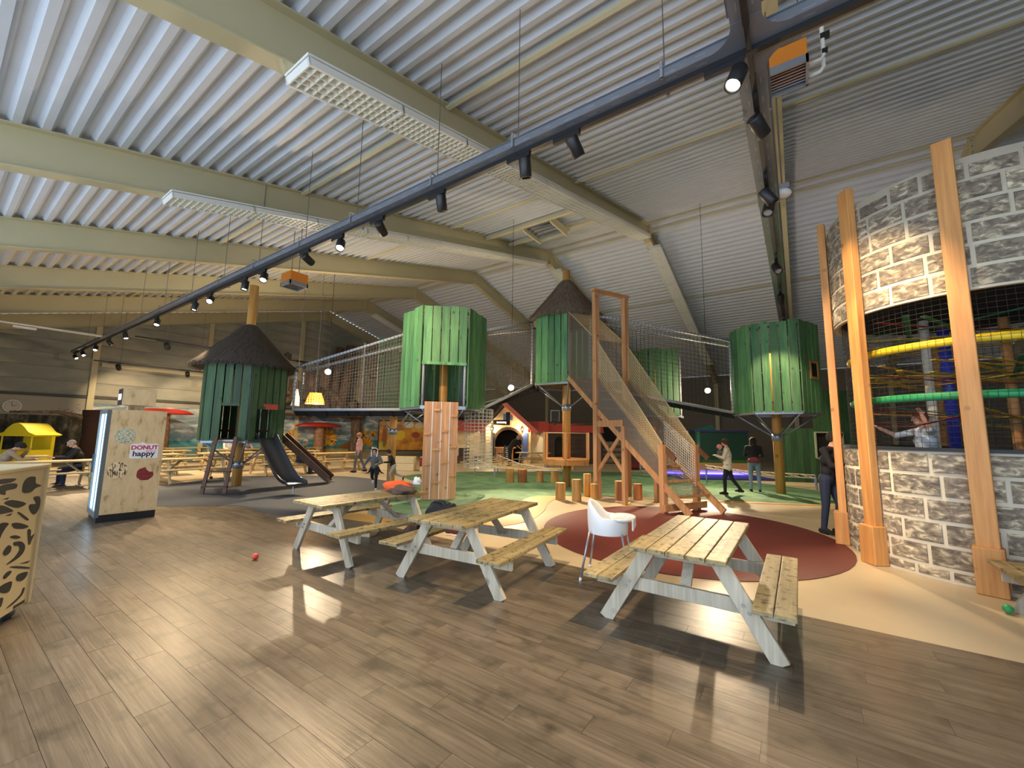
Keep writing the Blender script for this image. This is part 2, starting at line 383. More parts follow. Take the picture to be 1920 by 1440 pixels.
patch('floor_green', [(-12.8, 11.2), (-12.2, 14.0), (-10.0, 16.1), (-6.3, 19.4), (-3.2, 19.2), (0.8, 16.7), (0.7, 14.0), (-2.0, 12.55), (-3.7, 11.7), (-5.3, 10.75), (-6.1, 10.0), (-5.9, 8.9), (-5.4, 7.6), (-5.6, 6.7), (-7.0, 5.9), (-8.6, 6.2), (-9.6, 8.0), (-10.6, 9.8)], 0.009, 'green_turf', 'green carpet play floor beneath the raised tree huts')
patch('floor_ochre_strip', [(-3.9, 11.35), (-2.0, 12.2), (0.7, 13.55), (0.75, 14.05), (-2.0, 12.62), (-3.9, 11.75)], 0.0085, 'ochre', 'thin ochre strip along the edge of the green carpet floor', k=0)
patch('floor_red', [(-1.85+2.45*math.cos(a*PI/9)*1.0, 8.12+2.62*math.sin(a*PI/9)) for a in range(18)], 0.0075, 'red_rub', 'round dark red rubber floor in front of the climbing ramp', k=3)

# ------------------------------------------------------------------ roof sheets (trapezoid ribs along x)
ceiling = struct('ceiling', 'pitched roof of ribbed grey metal sheet on cream steel frames')
def rib_profile(ya, yb, pitch=0.325, depth=0.105):
    """list of (distance, drop) for a run of ribs from 0 to length"""
    Ls = abs(yb-ya); n = int(Ls/pitch); out = []
    for i in range(n):
        b = i*pitch
        out += [(b, 0.0), (b+0.105, 0.0), (b+0.165, -depth), (b+0.265, -depth)]
    out.append((n*pitch, 0.0)); out.append((Ls, 0.0))
    return out
def sheet(x0, x1, ya, yb):
    prof = rib_profile(ya, yb); mb = MB(); s = 1 if yb > ya else -1
    vs = []; fs = []
    for d, dr in prof:
        y = ya+s*d; z = roof_z(y)+dr+0.105
        vs += [(x0, y, z), (x1, y, z)]
    for i in range(len(prof)-1): fs.append((2*i, 2*i+1, 2*i+3, 2*i+2))
    mb._add(vs, fs); return mb
for i in range(len(FRAMES)-1):
    a, b = FRAMES[i], FRAMES[i+1]
    sheet(a, b, YR, YNEAR).build('roof_sheet', M['sheet'], ceiling)
    sheet(a, b, YR, EAVE).build('roof_sheet', M['sheet'], ceiling)
for yy in (5.2, 10.8, 18.15, 18.85, 25.0, 31.0):
    for i in range(len(FRAMES)-1):
        if yy == 5.2 and i == 0: continue
        z = roof_z(yy)
        MB().box((FRAMES[i]+0.05, yy-0.04, z-0.07), (FRAMES[i+1]-0.05, yy+0.04, z-0.005)).build('purlin', M['rail_cream'], ceiling)
# walls
wb = struct('wall_back', 'dark ribbed metal wall along the far side of the hall')
mb = MB()
zz = 0.0
while zz < 6.6:
    mb.box((X0, EAVE, zz), (X1, EAVE+0.12, zz+0.17)); mb.box((X0, EAVE+0.05, zz+0.17), (X1, EAVE+0.12, zz+0.27)); zz += 0.27
mb.build('cladding', M['sheet_back'], wb)
wr = struct('wall_right', 'plain wall closing the hall beyond the stone tower')
MB()._add([(X1+0.1, YNEAR, 0), (X1+0.1, EAVE, 0), (X1+0.1, EAVE, roof_z(EAVE)), (X1+0.1, YR, ZR), (X1+0.1, YNEAR, roof_z(YNEAR))], [(0, 1, 2, 3, 4)]).build('wall_face', M['wall_plain'], wr)
wf = struct('wall_light_block', 'unseen plain wall added behind the viewer to narrow the daylight opening')
for xa, xb in ((X0, -17.0), (7.0, X1)):  # out-of-view pieces added to cut the daylight and darken both ends
    MB().box((xa, YNEAR-0.15, 0), (xb, YNEAR, roof_z(YNEAR)-0.05)).build('wall_face', M['wall_plain'], wf)
# gable wall of painted panels
wl = struct('wall_left', 'end gable wall of horizontal panels painted as a cloudy sky')
MB()._add([(X0-0.12, YNEAR, 0), (X0-0.12, EAVE, 0), (X0-0.12, EAVE, roof_z(EAVE)), (X0-0.12, YR, ZR), (X0-0.12, YNEAR, roof_z(YNEAR))], [(4, 3, 2, 1, 0)]).build('wall_core', M['wall_plain'], wl)
COLS_Y = [YNEAR, 0.1, 5.25, 10.5, 16.6, 22.0, 28.0, EAVE]
for ci in range(len(COLS_Y)-1):
    ya, yb = COLS_Y[ci]+0.04, COLS_Y[ci+1]-0.04
    z = 3.42
    while z < 11.3:
        z2 = z+0.70
        def cut(y, zt): return min(zt, roof_z(y)-0.02)
        ys = [ya] + ([YR] if ya < YR < yb else []) + [yb]
        for yy in (YR-(ZR-0.02-z)/TS, YR+(ZR-0.02-z)/TS, YR-(ZR-0.02-z2)/TS, YR+(ZR-0.02-z2)/TS):
            if ya < yy < yb: ys.append(yy)
        ys = sorted(set(ys)); ys = [q for q in ys if roof_z(q)-0.02 >= z-1e-6]
        if len(ys) >= 2:
            poly = [(q, z) for q in ys] + [(q, cut(q, z2-0.015)) for q in reversed(ys)]
            poly = [p for i, p in enumerate(poly) if i == 0 or (Vector(p)-Vector(poly[i-1])).length > 1e-4]
            if len(poly) >= 3 and max(p[1] for p in poly)-z > 0.05:
                c = Vector((X0-0.1, (ya+yb)/2, z))
                mb = MB(c); mb.oprism(poly, (X0-0.1, 0, 0), (0, 1, 0), (0, 0, 1), (0.06, 0, 0)); mb.build('wall_panel', M['wall_paint'], wl, loc=c)
        z = z2
    MB().box((X0-0.1, ya, 2.30 if ci < 2 else 2.98), (X0-0.03, yb, 3.25)).build('wall_panel', M['wall_plain'] if ci < 2 else M['wall_paint'], wl)
    MB().box((X0-0.1, ya, 3.27), (X0+0.06, yb, 3.39)).build('rail', M['dark_rail'], wl)
for cy in COLS_Y[1:-1]:
    MB().box((X0-0.1, cy-0.13, 0), (X0+0.12, cy+0.13, roof_z(cy)-0.02)).build('column', M['rafter'], wl)
MB().box((X0-0.03, 5.5, 5.05), (X0+0.14, 12.0, 5.25)).build('pipe_duct', M['rail_cream'], wl)

# ------------------------------------------------------------------ steel frames
def frame(x, label):
    r = tag(thing('roof_frame', label, 'steel frame', (x, YR, 0)), kind='structure'); off = (x, YR, 0)
    D, FW, FT, WT = 0.74, 0.28, 0.025, 0.02
    for s, ye in ((-1, YNEAR), (1, EAVE)):
        a = Vector((x, YR, ZR)); b = Vector((x, ye, roof_z(ye)))
        vx = Vector((1, 0, 0)); d = (b-a); dn = d.normalized(); up = vx.cross(dn) * (1 if vx.cross(dn).z > 0 else -1)
        mb = MB(off)
        dep = Vector((0, 0, -1))
        for (za, zb, wx) in ((0.0, FT, FW), (FT, D, WT), (D, D+FT, FW)):
            vs = []
            for p in (a, b):
                for w in (-wx/2, wx/2):
                    vs += [p+Vector((w, 0, -za)), p+Vector((w, 0, -zb))]
            mb._add(vs, [(0, 2, 6, 4), (1, 5, 7, 3), (0, 4, 5, 1), (2, 3, 7, 6), (0, 1, 3, 2), (4, 6, 7, 5)])
        mb.build('rafter', M['rafter'], r)
    ap = MB(off).box((x-0.14, YR-0.03, ZR-0.86), (x+0.14, YR+0.03, ZR+0.02)).build('apex_plate', M['rafter'], r)
    mb = MB(off)
    for k in range(4):
        for w in (-0.09, 0.09): mb.tube([(x+w, YR-0.05, ZR-0.16-k*0.2), (x+w, YR+0.05, ZR-0.16-k*0.2)], 0.02, 6)
    mb.build('bolts', M['bolt'], ap)
    MB(off).box((x-0.14, EAVE-0.4, 0), (x+0.14, EAVE-0.02, roof_z(EAVE)-0.6)).build('column', M['rafter'], r)
    return r
for i, x in enumerate(FRAMES):
    frame(x, ['cream steel roof frame set against the painted gable wall', 'cream steel roof frame nearest the painted gable wall', 'cream steel roof frame second out from the painted gable wall',
              'cream steel roof frame third out from the painted gable wall', 'cream steel roof frame carrying the shorter row of louvred lights', 'cream steel roof frame carrying the longest row of louvred lights',
              'cream steel roof frame running along above the dark cross track', 'cream steel roof frame above the round stone tower', 'cream steel roof frame at the wall beyond the tower'][i])

# ------------------------------------------------------------------ louvred light rows under the frames
def louvre_mesh(L, W=0.58, Hh=0.15):
    h = MB()
    h.box((-W/2, 0, 0.12), (W/2, L, Hh)); h.box((-W/2, 0, 0), (-W/2+0.035, L, 0.10)); h.box((W/2-0.035, 0, 0), (W/2, L, 0.10)); h.box((-W/2, 0, 0), (W/2, 0.02, 0.1)); h.box((-W/2, L-0.02, 0), (W/2, L, 0.1))
    l = MB(); n = int(L/0.115)
    for i in range(1, n): l.box((-W/2+0.035, i*L/n-0.006, 0.004), (W/2-0.035, i*L/n+0.006, 0.06))
    for k in (1, 2, 3): l.box((-W/2+0.035+k*(W-0.07)/4-0.006, 0.02, 0.003), (-W/2+0.035+k*(W-0.07)/4+0.006, L-0.02, 0.07))
    return h.mesh('housing', M['white_enamel']), l.mesh('louvre', M['louvre'])
HM, LM = louvre_mesh(1.55)
def light_row(x, ya, n, slope, label):
    z = roof_z(ya)-0.765-0.16
    r = thing('louvred_light_row', label, 'ceiling light', (x, ya, z), 0, 'rows of louvred lights under the roof frames')
    r.rotation_euler = (slope*math.atan(TS), 0, 0)
    for i in range(n):
        o = link('light_housing', HM, r, (0, i*1.56, 0)); link('louvre', LM, o, (0, 0, 0))
    return r
light_row(-5.12, 2.35, 10, 1, 'long white louvred light row under the nearest cream roof beam')
light_row(-10.38, 2.45, 10, 1, 'white louvred light row under the second cream roof beam')
light_row(-5.12, 18.9, 9, -1, 'louvred light row on the falling far half of the nearest beam')
light_row(-10.38, 18.9, 9, -1, 'louvred light row on the falling second beam, behind the tall thatched roof')
light_row(-26.2, 18.9, 6, -1, 'louvred light row on the falling beam close to the gable wall')
# ------------------------------------------------------------------ cable tray with spotlight track
TZ = 5.55
TY, TX = 4.30, -0.19
def tray_piece(a, b, off, parent, wide=0.25, high=0.10):
    """perforated U tray with a black light track hung under it"""
    a = Vector(a); b = Vector(b); x, y, d = frame_from(b-a); L = (b-a).length
    mb = MB(off)
    mb.obox((a+b)/2, x*wide/2, y*0.003, d*L/2)
    for s in (-1, 1):
        mb.obox((a+b)/2+x*s*wide/2+y*high/2, x*0.003, y*high/2, d*L/2)
        mb.obox((a+b)/2+x*s*(wide/2+0.012)+y*high, x*0.014, y*0.004, d*L/2)
    t = mb.build('tray', M['galv'], parent)
    mb = MB(off); n = int(L/0.30)
    for i in range(n):
        for s in (-1, 1):
            c = a+d*(i+0.5)*L/n+x*s*(wide/2+0.0035)+y*(0.025 if i % 2 else 0.055); mb.obox(c, x*0.001, y*0.006, d*0.05)
        c = a+d*(i+0.5)*L/n-y*0.0035; mb.obox(c+x*0.065, x*0.007, y*0.001, d*0.05); mb.obox(c-x*0.065, x*0.007, y*0.001, d*0.05)
    tag(mb.build('slots', M['grey_metal'], t), kind='stuff')
    MB(off).obox((a+b)/2-y*0.035, x*0.028, y*0.03, d*L/2).build('light_rail', M['black'], parent)
lt = thing('light_track', 'long grey cable tray with black spotlight rail running the length of the hall', 'light track', (-12, TY, TZ))
tray_piece((-31.0, TY, TZ), (1.35, TY, TZ), (-12, TY, TZ), lt)
ct = thing('light_track', 'grey cable tray with black spotlight rail crossing towards the green hut', 'light track', (TX, 10, TZ))
tray_piece((TX, 1.9, TZ+0.004), (TX, TY-0.34, TZ+0.004), (TX, 10, TZ), ct); tray_piece((TX, TY+0.34, TZ+0.004), (TX, 18.6, TZ+0.004), (TX, 10, TZ), ct)
# cross-shaped corner plate with rounded inside corners
poly = []
for qx, qy in ((1, 1), (-1, 1), (-1, -1), (1, -1)):
    cx, cy = TX+qx*0.36, TY+qy*0.36
    arc = []
    for k in range(7):
        a = k*PI/12
        arc.append((cx-qx*0.235*math.cos(a), cy-qy*0.235*math.sin(a)))
    arc = [(TX+qx*0.125, TY+qy*0.36)] + arc + [(TX+qx*0.36, TY+qy*0.125)]
    if qx*qy > 0: arc = arc[::-1]
    poly += arc
MB((TX, 10, TZ)).prism(poly, TZ-0.006, TZ-0.001).build('crossing_plate', M['galv'], ct)
MB((TX, 10, TZ)).box((TX-0.022, TY-0.345, TZ-0.062), (TX+0.022, TY+0.345, TZ-0.008)).build('light_rail', M['black'], ct)
def hangers(parent, off, pts, axis):
    for (x, y) in pts:
        mb = MB(off)
        w = 0.15
        if axis == 'x':
            mb.box((x-0.015, y-w, TZ-0.02), (x+0.015, y-w+0.006, TZ+0.2)); mb.box((x-0.015, y+w-0.006, TZ-0.02), (x+0.015, y+w, TZ+0.2)); mb.box((x-0.015, y-w, TZ+0.195), (x+0.015, y+w, TZ+0.2)); mb.box((x-0.015, y-w, TZ-0.02), (x+0.015, y-w+0.03, TZ-0.012)); mb.box((x-0.015, y+w-0.03, TZ-0.02), (x+0.015, y+w, TZ-0.012))
        else:
            mb.box((x-w, y-0.015, TZ-0.02), (x-w+0.006, y+0.015, TZ+0.2)); mb.box((x+w-0.006, y-0.015, TZ-0.02), (x+w, y+0.015, TZ+0.2)); mb.box((x-w, y-0.015, TZ+0.195), (x+w, y+0.015, TZ+0.2)); mb.box((x-w, y-0.015, TZ-0.02), (x-w+0.03, y+0.015, TZ-0.012)); mb.box((x+w-0.03, y-0.015, TZ-0.02), (x+w, y+0.015, TZ-0.012))
        b = mb.build('hanger_bracket', M['grey_metal'], parent)
        MB(off).tube([(x, y, TZ+0.19), (x, y, roof_z(y)+0.02)], 0.007, 6).build('hanger_rod', M['rod'], b)
hangers(lt, (-12, TY, TZ), [(x, TY) for x in (-1.0, -2.95, -4.5, -6.6, -8.4, -10.5, -12.5, -14.8, -17.2, -19.8, -22.5, -25.3, -28.2)], 'x')
hangers(ct, (TX, 10, TZ), [(TX, y) for y in (5.3, 7.6, 9.2, 11.0, 13.0, 15.2, 17.6)], 'y')
for i, (x, y) in enumerate(((-2.0, TY), (-6.0, TY), (-12.9, TY))):
    tag(MB((x, y, TZ)).box((x-0.09, y-0.06, TZ+0.09), (x+0.09, y+0.05, TZ+0.2)).box((x-0.06, y-0.07, TZ+0.12), (x+0.06, y-0.06, TZ+0.17)).build('junction_box', M['grey_metal']),
        ['small grey junction box on the tray nearest the crossing', 'small grey junction box on the tray beside a dark spotlight', 'small grey junction box far along the tray above the thatched hut'][i], 'junction box', 'junction boxes on the cable tray')

# ------------------------------------------------------------------ spotlights
BARREL = MB().lathe([(0.0, 0.0), (0.062, 0.0), (0.066, 0.012), (0.066, 0.20), (0.060, 0.205), (0.052, 0.17)], n=18).mesh('barrel', M['black'], True)
LENS_ON = MB().lathe([(0.052, 0.172), (0.0, 0.172)], n=18).mesh('lens', M['lamp_on'])
LENS_OFF = MB().lathe([(0.052, 0.172), (0.0, 0.172)], n=18).mesh('lens', M['lamp_off'])
ADP_X = MB().box((-0.15, -0.02, 0.0), (0.15, 0.02, 0.06)).tube([(0.09, 0, 0.01), (0.09, 0, -0.075)], 0.014, 8).mesh('adapter', M['black'])
ADP_Y = MB().box((-0.02, -0.15, 0.0), (0.02, 0.15, 0.06)).tube([(0, 0.09, 0.01), (0, 0.09, -0.075)], 0.014, 8).mesh('adapter', M['black'])
def spot(x, y, aim, lit, label, axis='x', watts=None, z=None, deg=55, scale=1.22, col=(1.0, 0.73, 0.43), blend=0.6):
    z = TZ-0.13 if z is None else z
    r = thing('track_spotlight', label, 'spotlight', (x, y, z), 0, 'black spotlights on the track'); r.scale = (scale,)*3
    link('adapter', ADP_X if axis == 'x' else ADP_Y, r)
    j = Vector((0.09, 0, -0.1) if axis == 'x' else (0, 0.09, -0.1))
    d = (Vector(aim)-(Vector((x, y, z))+j*scale)).normalized(); q = d.to_track_quat('Z', 'Y')
    b = link('barrel', BARREL, r); b.rotation_mode = 'QUATERNION'; b.rotation_quaternion = q; b.location = j - d*0.085
    link('lens', LENS_ON if lit else LENS_OFF, b)
    if watts:
        p = Vector((x, y, z))+scale*(j+d*0.12)
        spotlight('spot_beam', p, aim, watts, deg, col=col, blend=blend)
    return r
SPOTS = [  # x, aim, facing camera, label, watts, cone
 (-0.42, (-2.0, 2.2, 0.0), True, 'glaring spotlight beside the crossing of the two trays', 190, 50),
 (-2.21, (-1.0, 9.2, 0.0), False, 'black spotlight on the tray, first from the crossing, pointing away', 300, 60),
 (-2.94, (-3.4, 6.0, 0.7), False, 'black spotlight on the tray, second from the crossing, hanging down', 160, 55),
 (-4.50, (-5.2, 6.2, 0.7), False, 'black spotlight on the tray in front of the nearest light row', 150, 55),
 (-5.98, (-7.9, 8.4, 3.4), False, 'slim black spotlight on the tray aimed at the green hut', 95, 62),
 (-7.19, (-4.4, 2.0, 0.0), True, 'glaring spotlight where the tray crosses the second cream beam', 200, 44),
 (-8.39, (-9.6, 9.2, 3.4), False, 'black spotlight just past the second cream beam, pointing away', 110, 66),
 (-10.28, (-7.2, 2.2, 0.0), True, 'glaring spotlight above the small orange heater', 240, 46),
 (-11.26, (-10.6, 3.6, 0.0), True, 'tilted lit spotlight beside the orange heater', 200, 50),
 (-13.39, (-8.4, 1.0, 0.0), True, 'glaring spotlight above the thatched hut roof', 200, 46),
 (-14.51, (-13.9, 3.4, 0.0), True, 'tilted lit spotlight above the thatched hut roof', 150, 60),
 (-17.87, (-15.0, 3.0, 0.0), True, 'round glaring spotlight in line with the painted wall column', 150, 70),
 (-21.63, (-19.0, 5.0, 0.0), True, 'lit spotlight far along the tray before the dark cross rail', 420, 75),
 (-23.96, (-22.0, 8.0, 0.0), True, 'lit spotlight far along the tray next to the brightest lamp', 420, 80),
 (-26.33, (-23.0, 3.0, 0.5), True, 'brightest lamp near the far end of the tray', 300, 75),
 (-28.9, (-25.0, 5.5, 0.5), True, 'small lit spotlight second from the far end of the tray', 0, 60),
 (-30.6, (-26.0, 6.5, 0.5), True, 'small lit spotlight at the far end of the tray', 0, 60)]
KW = 3.6
for x, aim, lit, lab, w, dg in SPOTS: spot(x, TY, aim, lit, lab, 'x', w*KW, deg=dg)
CROSS = [  # y, aim, label, watts, cone, lens colour
 (5.05, (0.9, 7.6, 3.6), 'big black spotlight under the cross track beside the orange heater', 90, 46),
 (6.75, (1.5, 7.2, 2.4), 'black spotlight under the cross track above the white dome lamp, tilted down', 70, 50),
 (7.15, (-0.9, 4.6, 0.7), 'black spotlight under the cross track showing its pale lens', 110, 55),
 (9.95, (0.6, 8.4, 2.8), 'black spotlight midway along the cross track', 110, 45),
 (12.3, (-0.45, 14.4, 2.9), 'black spotlight towards the far end of the cross track', 60, 52),
 (15.3, (-1.6, 14.0, 0.0), 'black spotlight second from the far end of the cross track', 90, 50),
 (18.3, (-0.2, 20.5, 0.5), 'black spotlight at the far end of the cross track', 60, 60)]
for y, aim, lab, w, dg in CROSS: spot(TX, y, aim, False, lab, 'y', w*KW*1.3, deg=dg)
# dark rails towards the gable wall
for k, (x, y0, y1, n) in enumerate(((-21.6, 4.6, 13.5, 3), (-28.3, 4.6, 13.0, 2))):
    z = 5.32 if k == 0 else 4.95
    t = thing('light_track', ['thin black light rail leading off the tray above the thatched hut', 'thin black light rail on the painted gable wall side'][k], 'light track', (x, y0, z))
    MB((x, y0, z)).box((x-0.03, y0, z), (x+0.03, y1, z+0.06)).build('light_rail', M['black'], t)
    for j in range(3):
        yy = y0+1.0+j*3.4; MB((x, y0, z)).tube([(x, yy, z+0.05), (x, yy, roof_z(yy)+0.02)], 0.008, 5).build('hanger_rod', M['rod'], t)
    for j in range(n):
        yy = y0+(0.9 if k == 0 else 0.8)+j*2.9
        spot(x, yy, (X0, yy+(1.5 if k else 4.5+3.2*j), 2.9 if k else 1.5), False, [['small black spotlight on the thin rail, first from the tray', 'small black spotlight on the thin rail close to the thatched roof', 'small black spotlight on the thin rail behind the thatched roof'], ['small black spotlight on the gable side rail, first from the tray', 'small black spotlight on the gable side rail behind the hut']][k][j], 'y', 300 if k else 900, z=z-0.02, deg=75 if k else 58, scale=1.6)
    for j in range(2 if k == 0 else 0):
        yy = y0+3.0+j*3.0
        tag(MB((x, yy, z)).box((x-0.14, yy-0.14, z+0.07), (x+0.14, yy+0.14, z+0.34)).tube([(x, yy, z+0.34), (x, yy, z+0.42)], 0.05, 8).build('loudspeaker', M['blackp']), ['small dark box loudspeaker on the thin rail nearer the tray', 'small dark box loudspeaker on the thin rail nearer the thatched roof'][j], 'loudspeaker', 'loudspeakers on the thin rail')
# pale tray with strip lamps, upper left
wt = thing('light_track', 'pale cable tray with strip lamps in the upper corner by the gable wall', 'light track', (-24, 1.5, 5.4))
MB((-24, 1.5, 5.4)).bar((-24.6, 0.0, 5.62), (-24.6, 4.4, 5.62), 0.16, 0.06).build('tray', M['white_enamel'], wt)
MB((-24, 1.5, 5.4)).bar((-24.6, 1.7, 5.52), (-24.6, 2.3, 5.52), 0.14, 0.08).build('strip_lamp', M['white'], wt)
MB((-24, 1.5, 5.4)).tube([(-24.6, 0.6, 5.6), (-24.6, 0.6, roof_z(0.6))], 0.012, 6).build('hanger_rod', M['rod'], wt)

# ------------------------------------------------------------------ flood lamps among the huts
def flood(p, aim, watts, label, deg=95, scale=1.0, spill=260):
    r = thing('flood_lamp', label, 'flood lamp', p, 0, 'bare flood lamps among the huts'); r.scale = (scale,)*3
    d = (Vector(aim)-Vector(p)).normalized(); q = d.to_track_quat('Z', 'Y')
    h = MB().lathe([(0.0, -0.14), (0.07, -0.14), (0.10, -0.05), (0.115, 0.02), (0.10, 0.02)], n=16).build('housing', M['black'], r, True); h.rotation_mode = 'QUATERNION'; h.rotation_quaternion = q
    l = MB().lathe([(0.10, 0.018), (0.06, 0.03), (0.0, 0.034)], n=16).build('lens', M['lamp_on'], h, True)
    MB().tube([(0, 0, 0.05), (0, 0, (roof_z(p[1])-p[2])/scale+0.08)], 0.008, 6).build('cable', M['black'], r)
    spotlight('flood_beam', Vector(p)+d*0.06*scale, aim, watts, deg, blend=0.7, size=0.06)
    l_ = bpy.data.lights.new('flood_spill', 'POINT'); l_.energy = spill; l_.color = (1.0, 0.78, 0.52); l_.shadow_soft_size = 0.12; o_ = bpy.data.objects.new('flood_spill', l_); COL.objects.link(o_); o_.location = Vector(p)+d*0.2*scale
flood((-8.54, 12.22, 3.38), (-2.2, 4.6, 0.0), 1900, 'glaring flood lamp hanging by the net bridge next to the tall green hut')
flood((-2.82, 17.41, 3.5), (-1.4, 9.6, 0.0), 1400, 'glaring flood lamp in front of the dark far wall', spill=380)
flood((-16.8, 10.02, 4.28), (-8.0, 3.8, 0.0), 650, 'glaring flood lamp in front of the grey tree sculpture', scale=1.2, spill=420)

# ------------------------------------------------------------------ roof heaters, vent, dome lamp
def heater(p, rotz, label, s=1.0, pipes=True):
    r = thing('roof_heater', label, 'heater', p, rotz, 'orange roof heaters'); r.scale = (s,)*3
    MB().box((-0.32, -0.30, -0.02), (0.32, 0.30, 0.30)).build('casing', M['orange'], r, bevel=0.01)
    gm = MB().box((-0.33, -0.31, -0.16), (0.33, -0.27, -0.02)).box((-0.33, 0.27, -0.16), (0.33, 0.31, -0.02)).box((-0.33, -0.31, -0.16), (-0.29, 0.31, -0.02)).box((0.29, -0.31, -0.16), (0.33, 0.31, -0.02))
    g_ = gm.build('outlet_frame', M['grey_metal'], r)
    for k in range(7): MB().obox((0, -0.22+k*0.073, -0.1), (0.29, 0, 0), (0, 0.03, 0.02), (0, -0.002, 0.003)).build('slat', M['grey_metal'], g_)
    for q in (-0.25, 0.25): MB().tube([(q, 0, 0.3), (q, 0, (roof_z(p[1])-p[2])/s+0.03)], 0.012, 6).build('hanger_rod', M['rod'], r)
    if pipes:
        MB().tube([(0.32, 0.12, 0.10), (0.52, 0.12, 0.10), (0.56, 0.10, 0.14), (0.56, 0.02, 0.75), (0.54, -0.04, 0.84), (0.46, -0.1, 0.88), (0.2, -0.2, 0.9), (0.1, -0.24, 0.85)], 0.034, 10).build('pipe', M['white_pipe'], r, True)
        MB().tube([(0.32, 0.16, -0.10), (0.50, 0.16, -0.1), (0.55, 0.15, -0.04), (0.56, 0.12, 0.1)], 0.034, 10).build('pipe', M['white_pipe'], r, True)
        MB().box((0.53, 0.0, 0.42), (0.66, 0.1, 0.5)).box((0.54, 0.03, 0.16), (0.62, 0.1, 0.22)).build('valve', M['black'], r)
heater((0.12, 5.95, 6.42), 0.0, 'orange and grey roof heater with white pipes beside the cross track', 0.72)
heater((-13.3, 6.55, 6.5), 0.0, 'small orange roof heater far off above the thatched hut', 0.95, False)
dl = thing('dome_lamp', 'round white dome lamp under the steel beam by the cross track', 'lamp', (0.0, 7.75, 5.72))
MB().ell((0, 0, 0), (0.13, 0.13, 0.075), 16, 8).build('dome', M['white'], dl, True)
MB().box((-0.1, -0.05, 0.06), (0.1, 0.05, 0.16)).build('mount', M['grey_metal'], dl)
MB().tube([(0, 0, 0.15), (0, 0, roof_z(7.75)-0.7-5.72)], 0.012, 6).build('hanger_rod', M['rod'], dl)
vt = thing('roof_vent', 'square grey roof vent with louvres hung between two cream bars', 'vent', (-8.0, 13.7, roof_z(13.7)-0.35))
for k in range(5): MB().obox((0, -0.5+k*0.25, 0.05-k*0.0), (0.6, 0, 0), (0, 0.12, 0.035), (0, -0.003, 0.01)).build('louvre', M['grey_metal'], vt)
MB().box((-0.66, -0.7, -0.12), (-0.6, 0.7, 0.2)).box((0.6, -0.7, -0.12), (0.66, 0.7, 0.2)).box((-0.6, -0.7, -0.02), (0.6, -0.65, 0.2)).box((-0.6, 0.65, -0.02), (0.6, 0.7, 0.3)).build('frame', M['rail_cream'], vt)
MB().box((-2.5, -0.75, 0.0), (2.65, -0.62, 0.14)).build('support_bar', M['rail_cream'], vt); MB().box((-2.5, 0.95, 0.38), (2.65, 1.08, 0.52)).build('support_bar', M['rail_cream'], vt)
MB().box((-0.6, 0.7, 0.2), (-0.55, 1.0, 0.45)).build('bracket', M['rail_cream'], vt); MB().box((0.55, 0.7, 0.2), (0.6, 1.0, 0.45)).build('bracket', M['rail_cream'], vt)
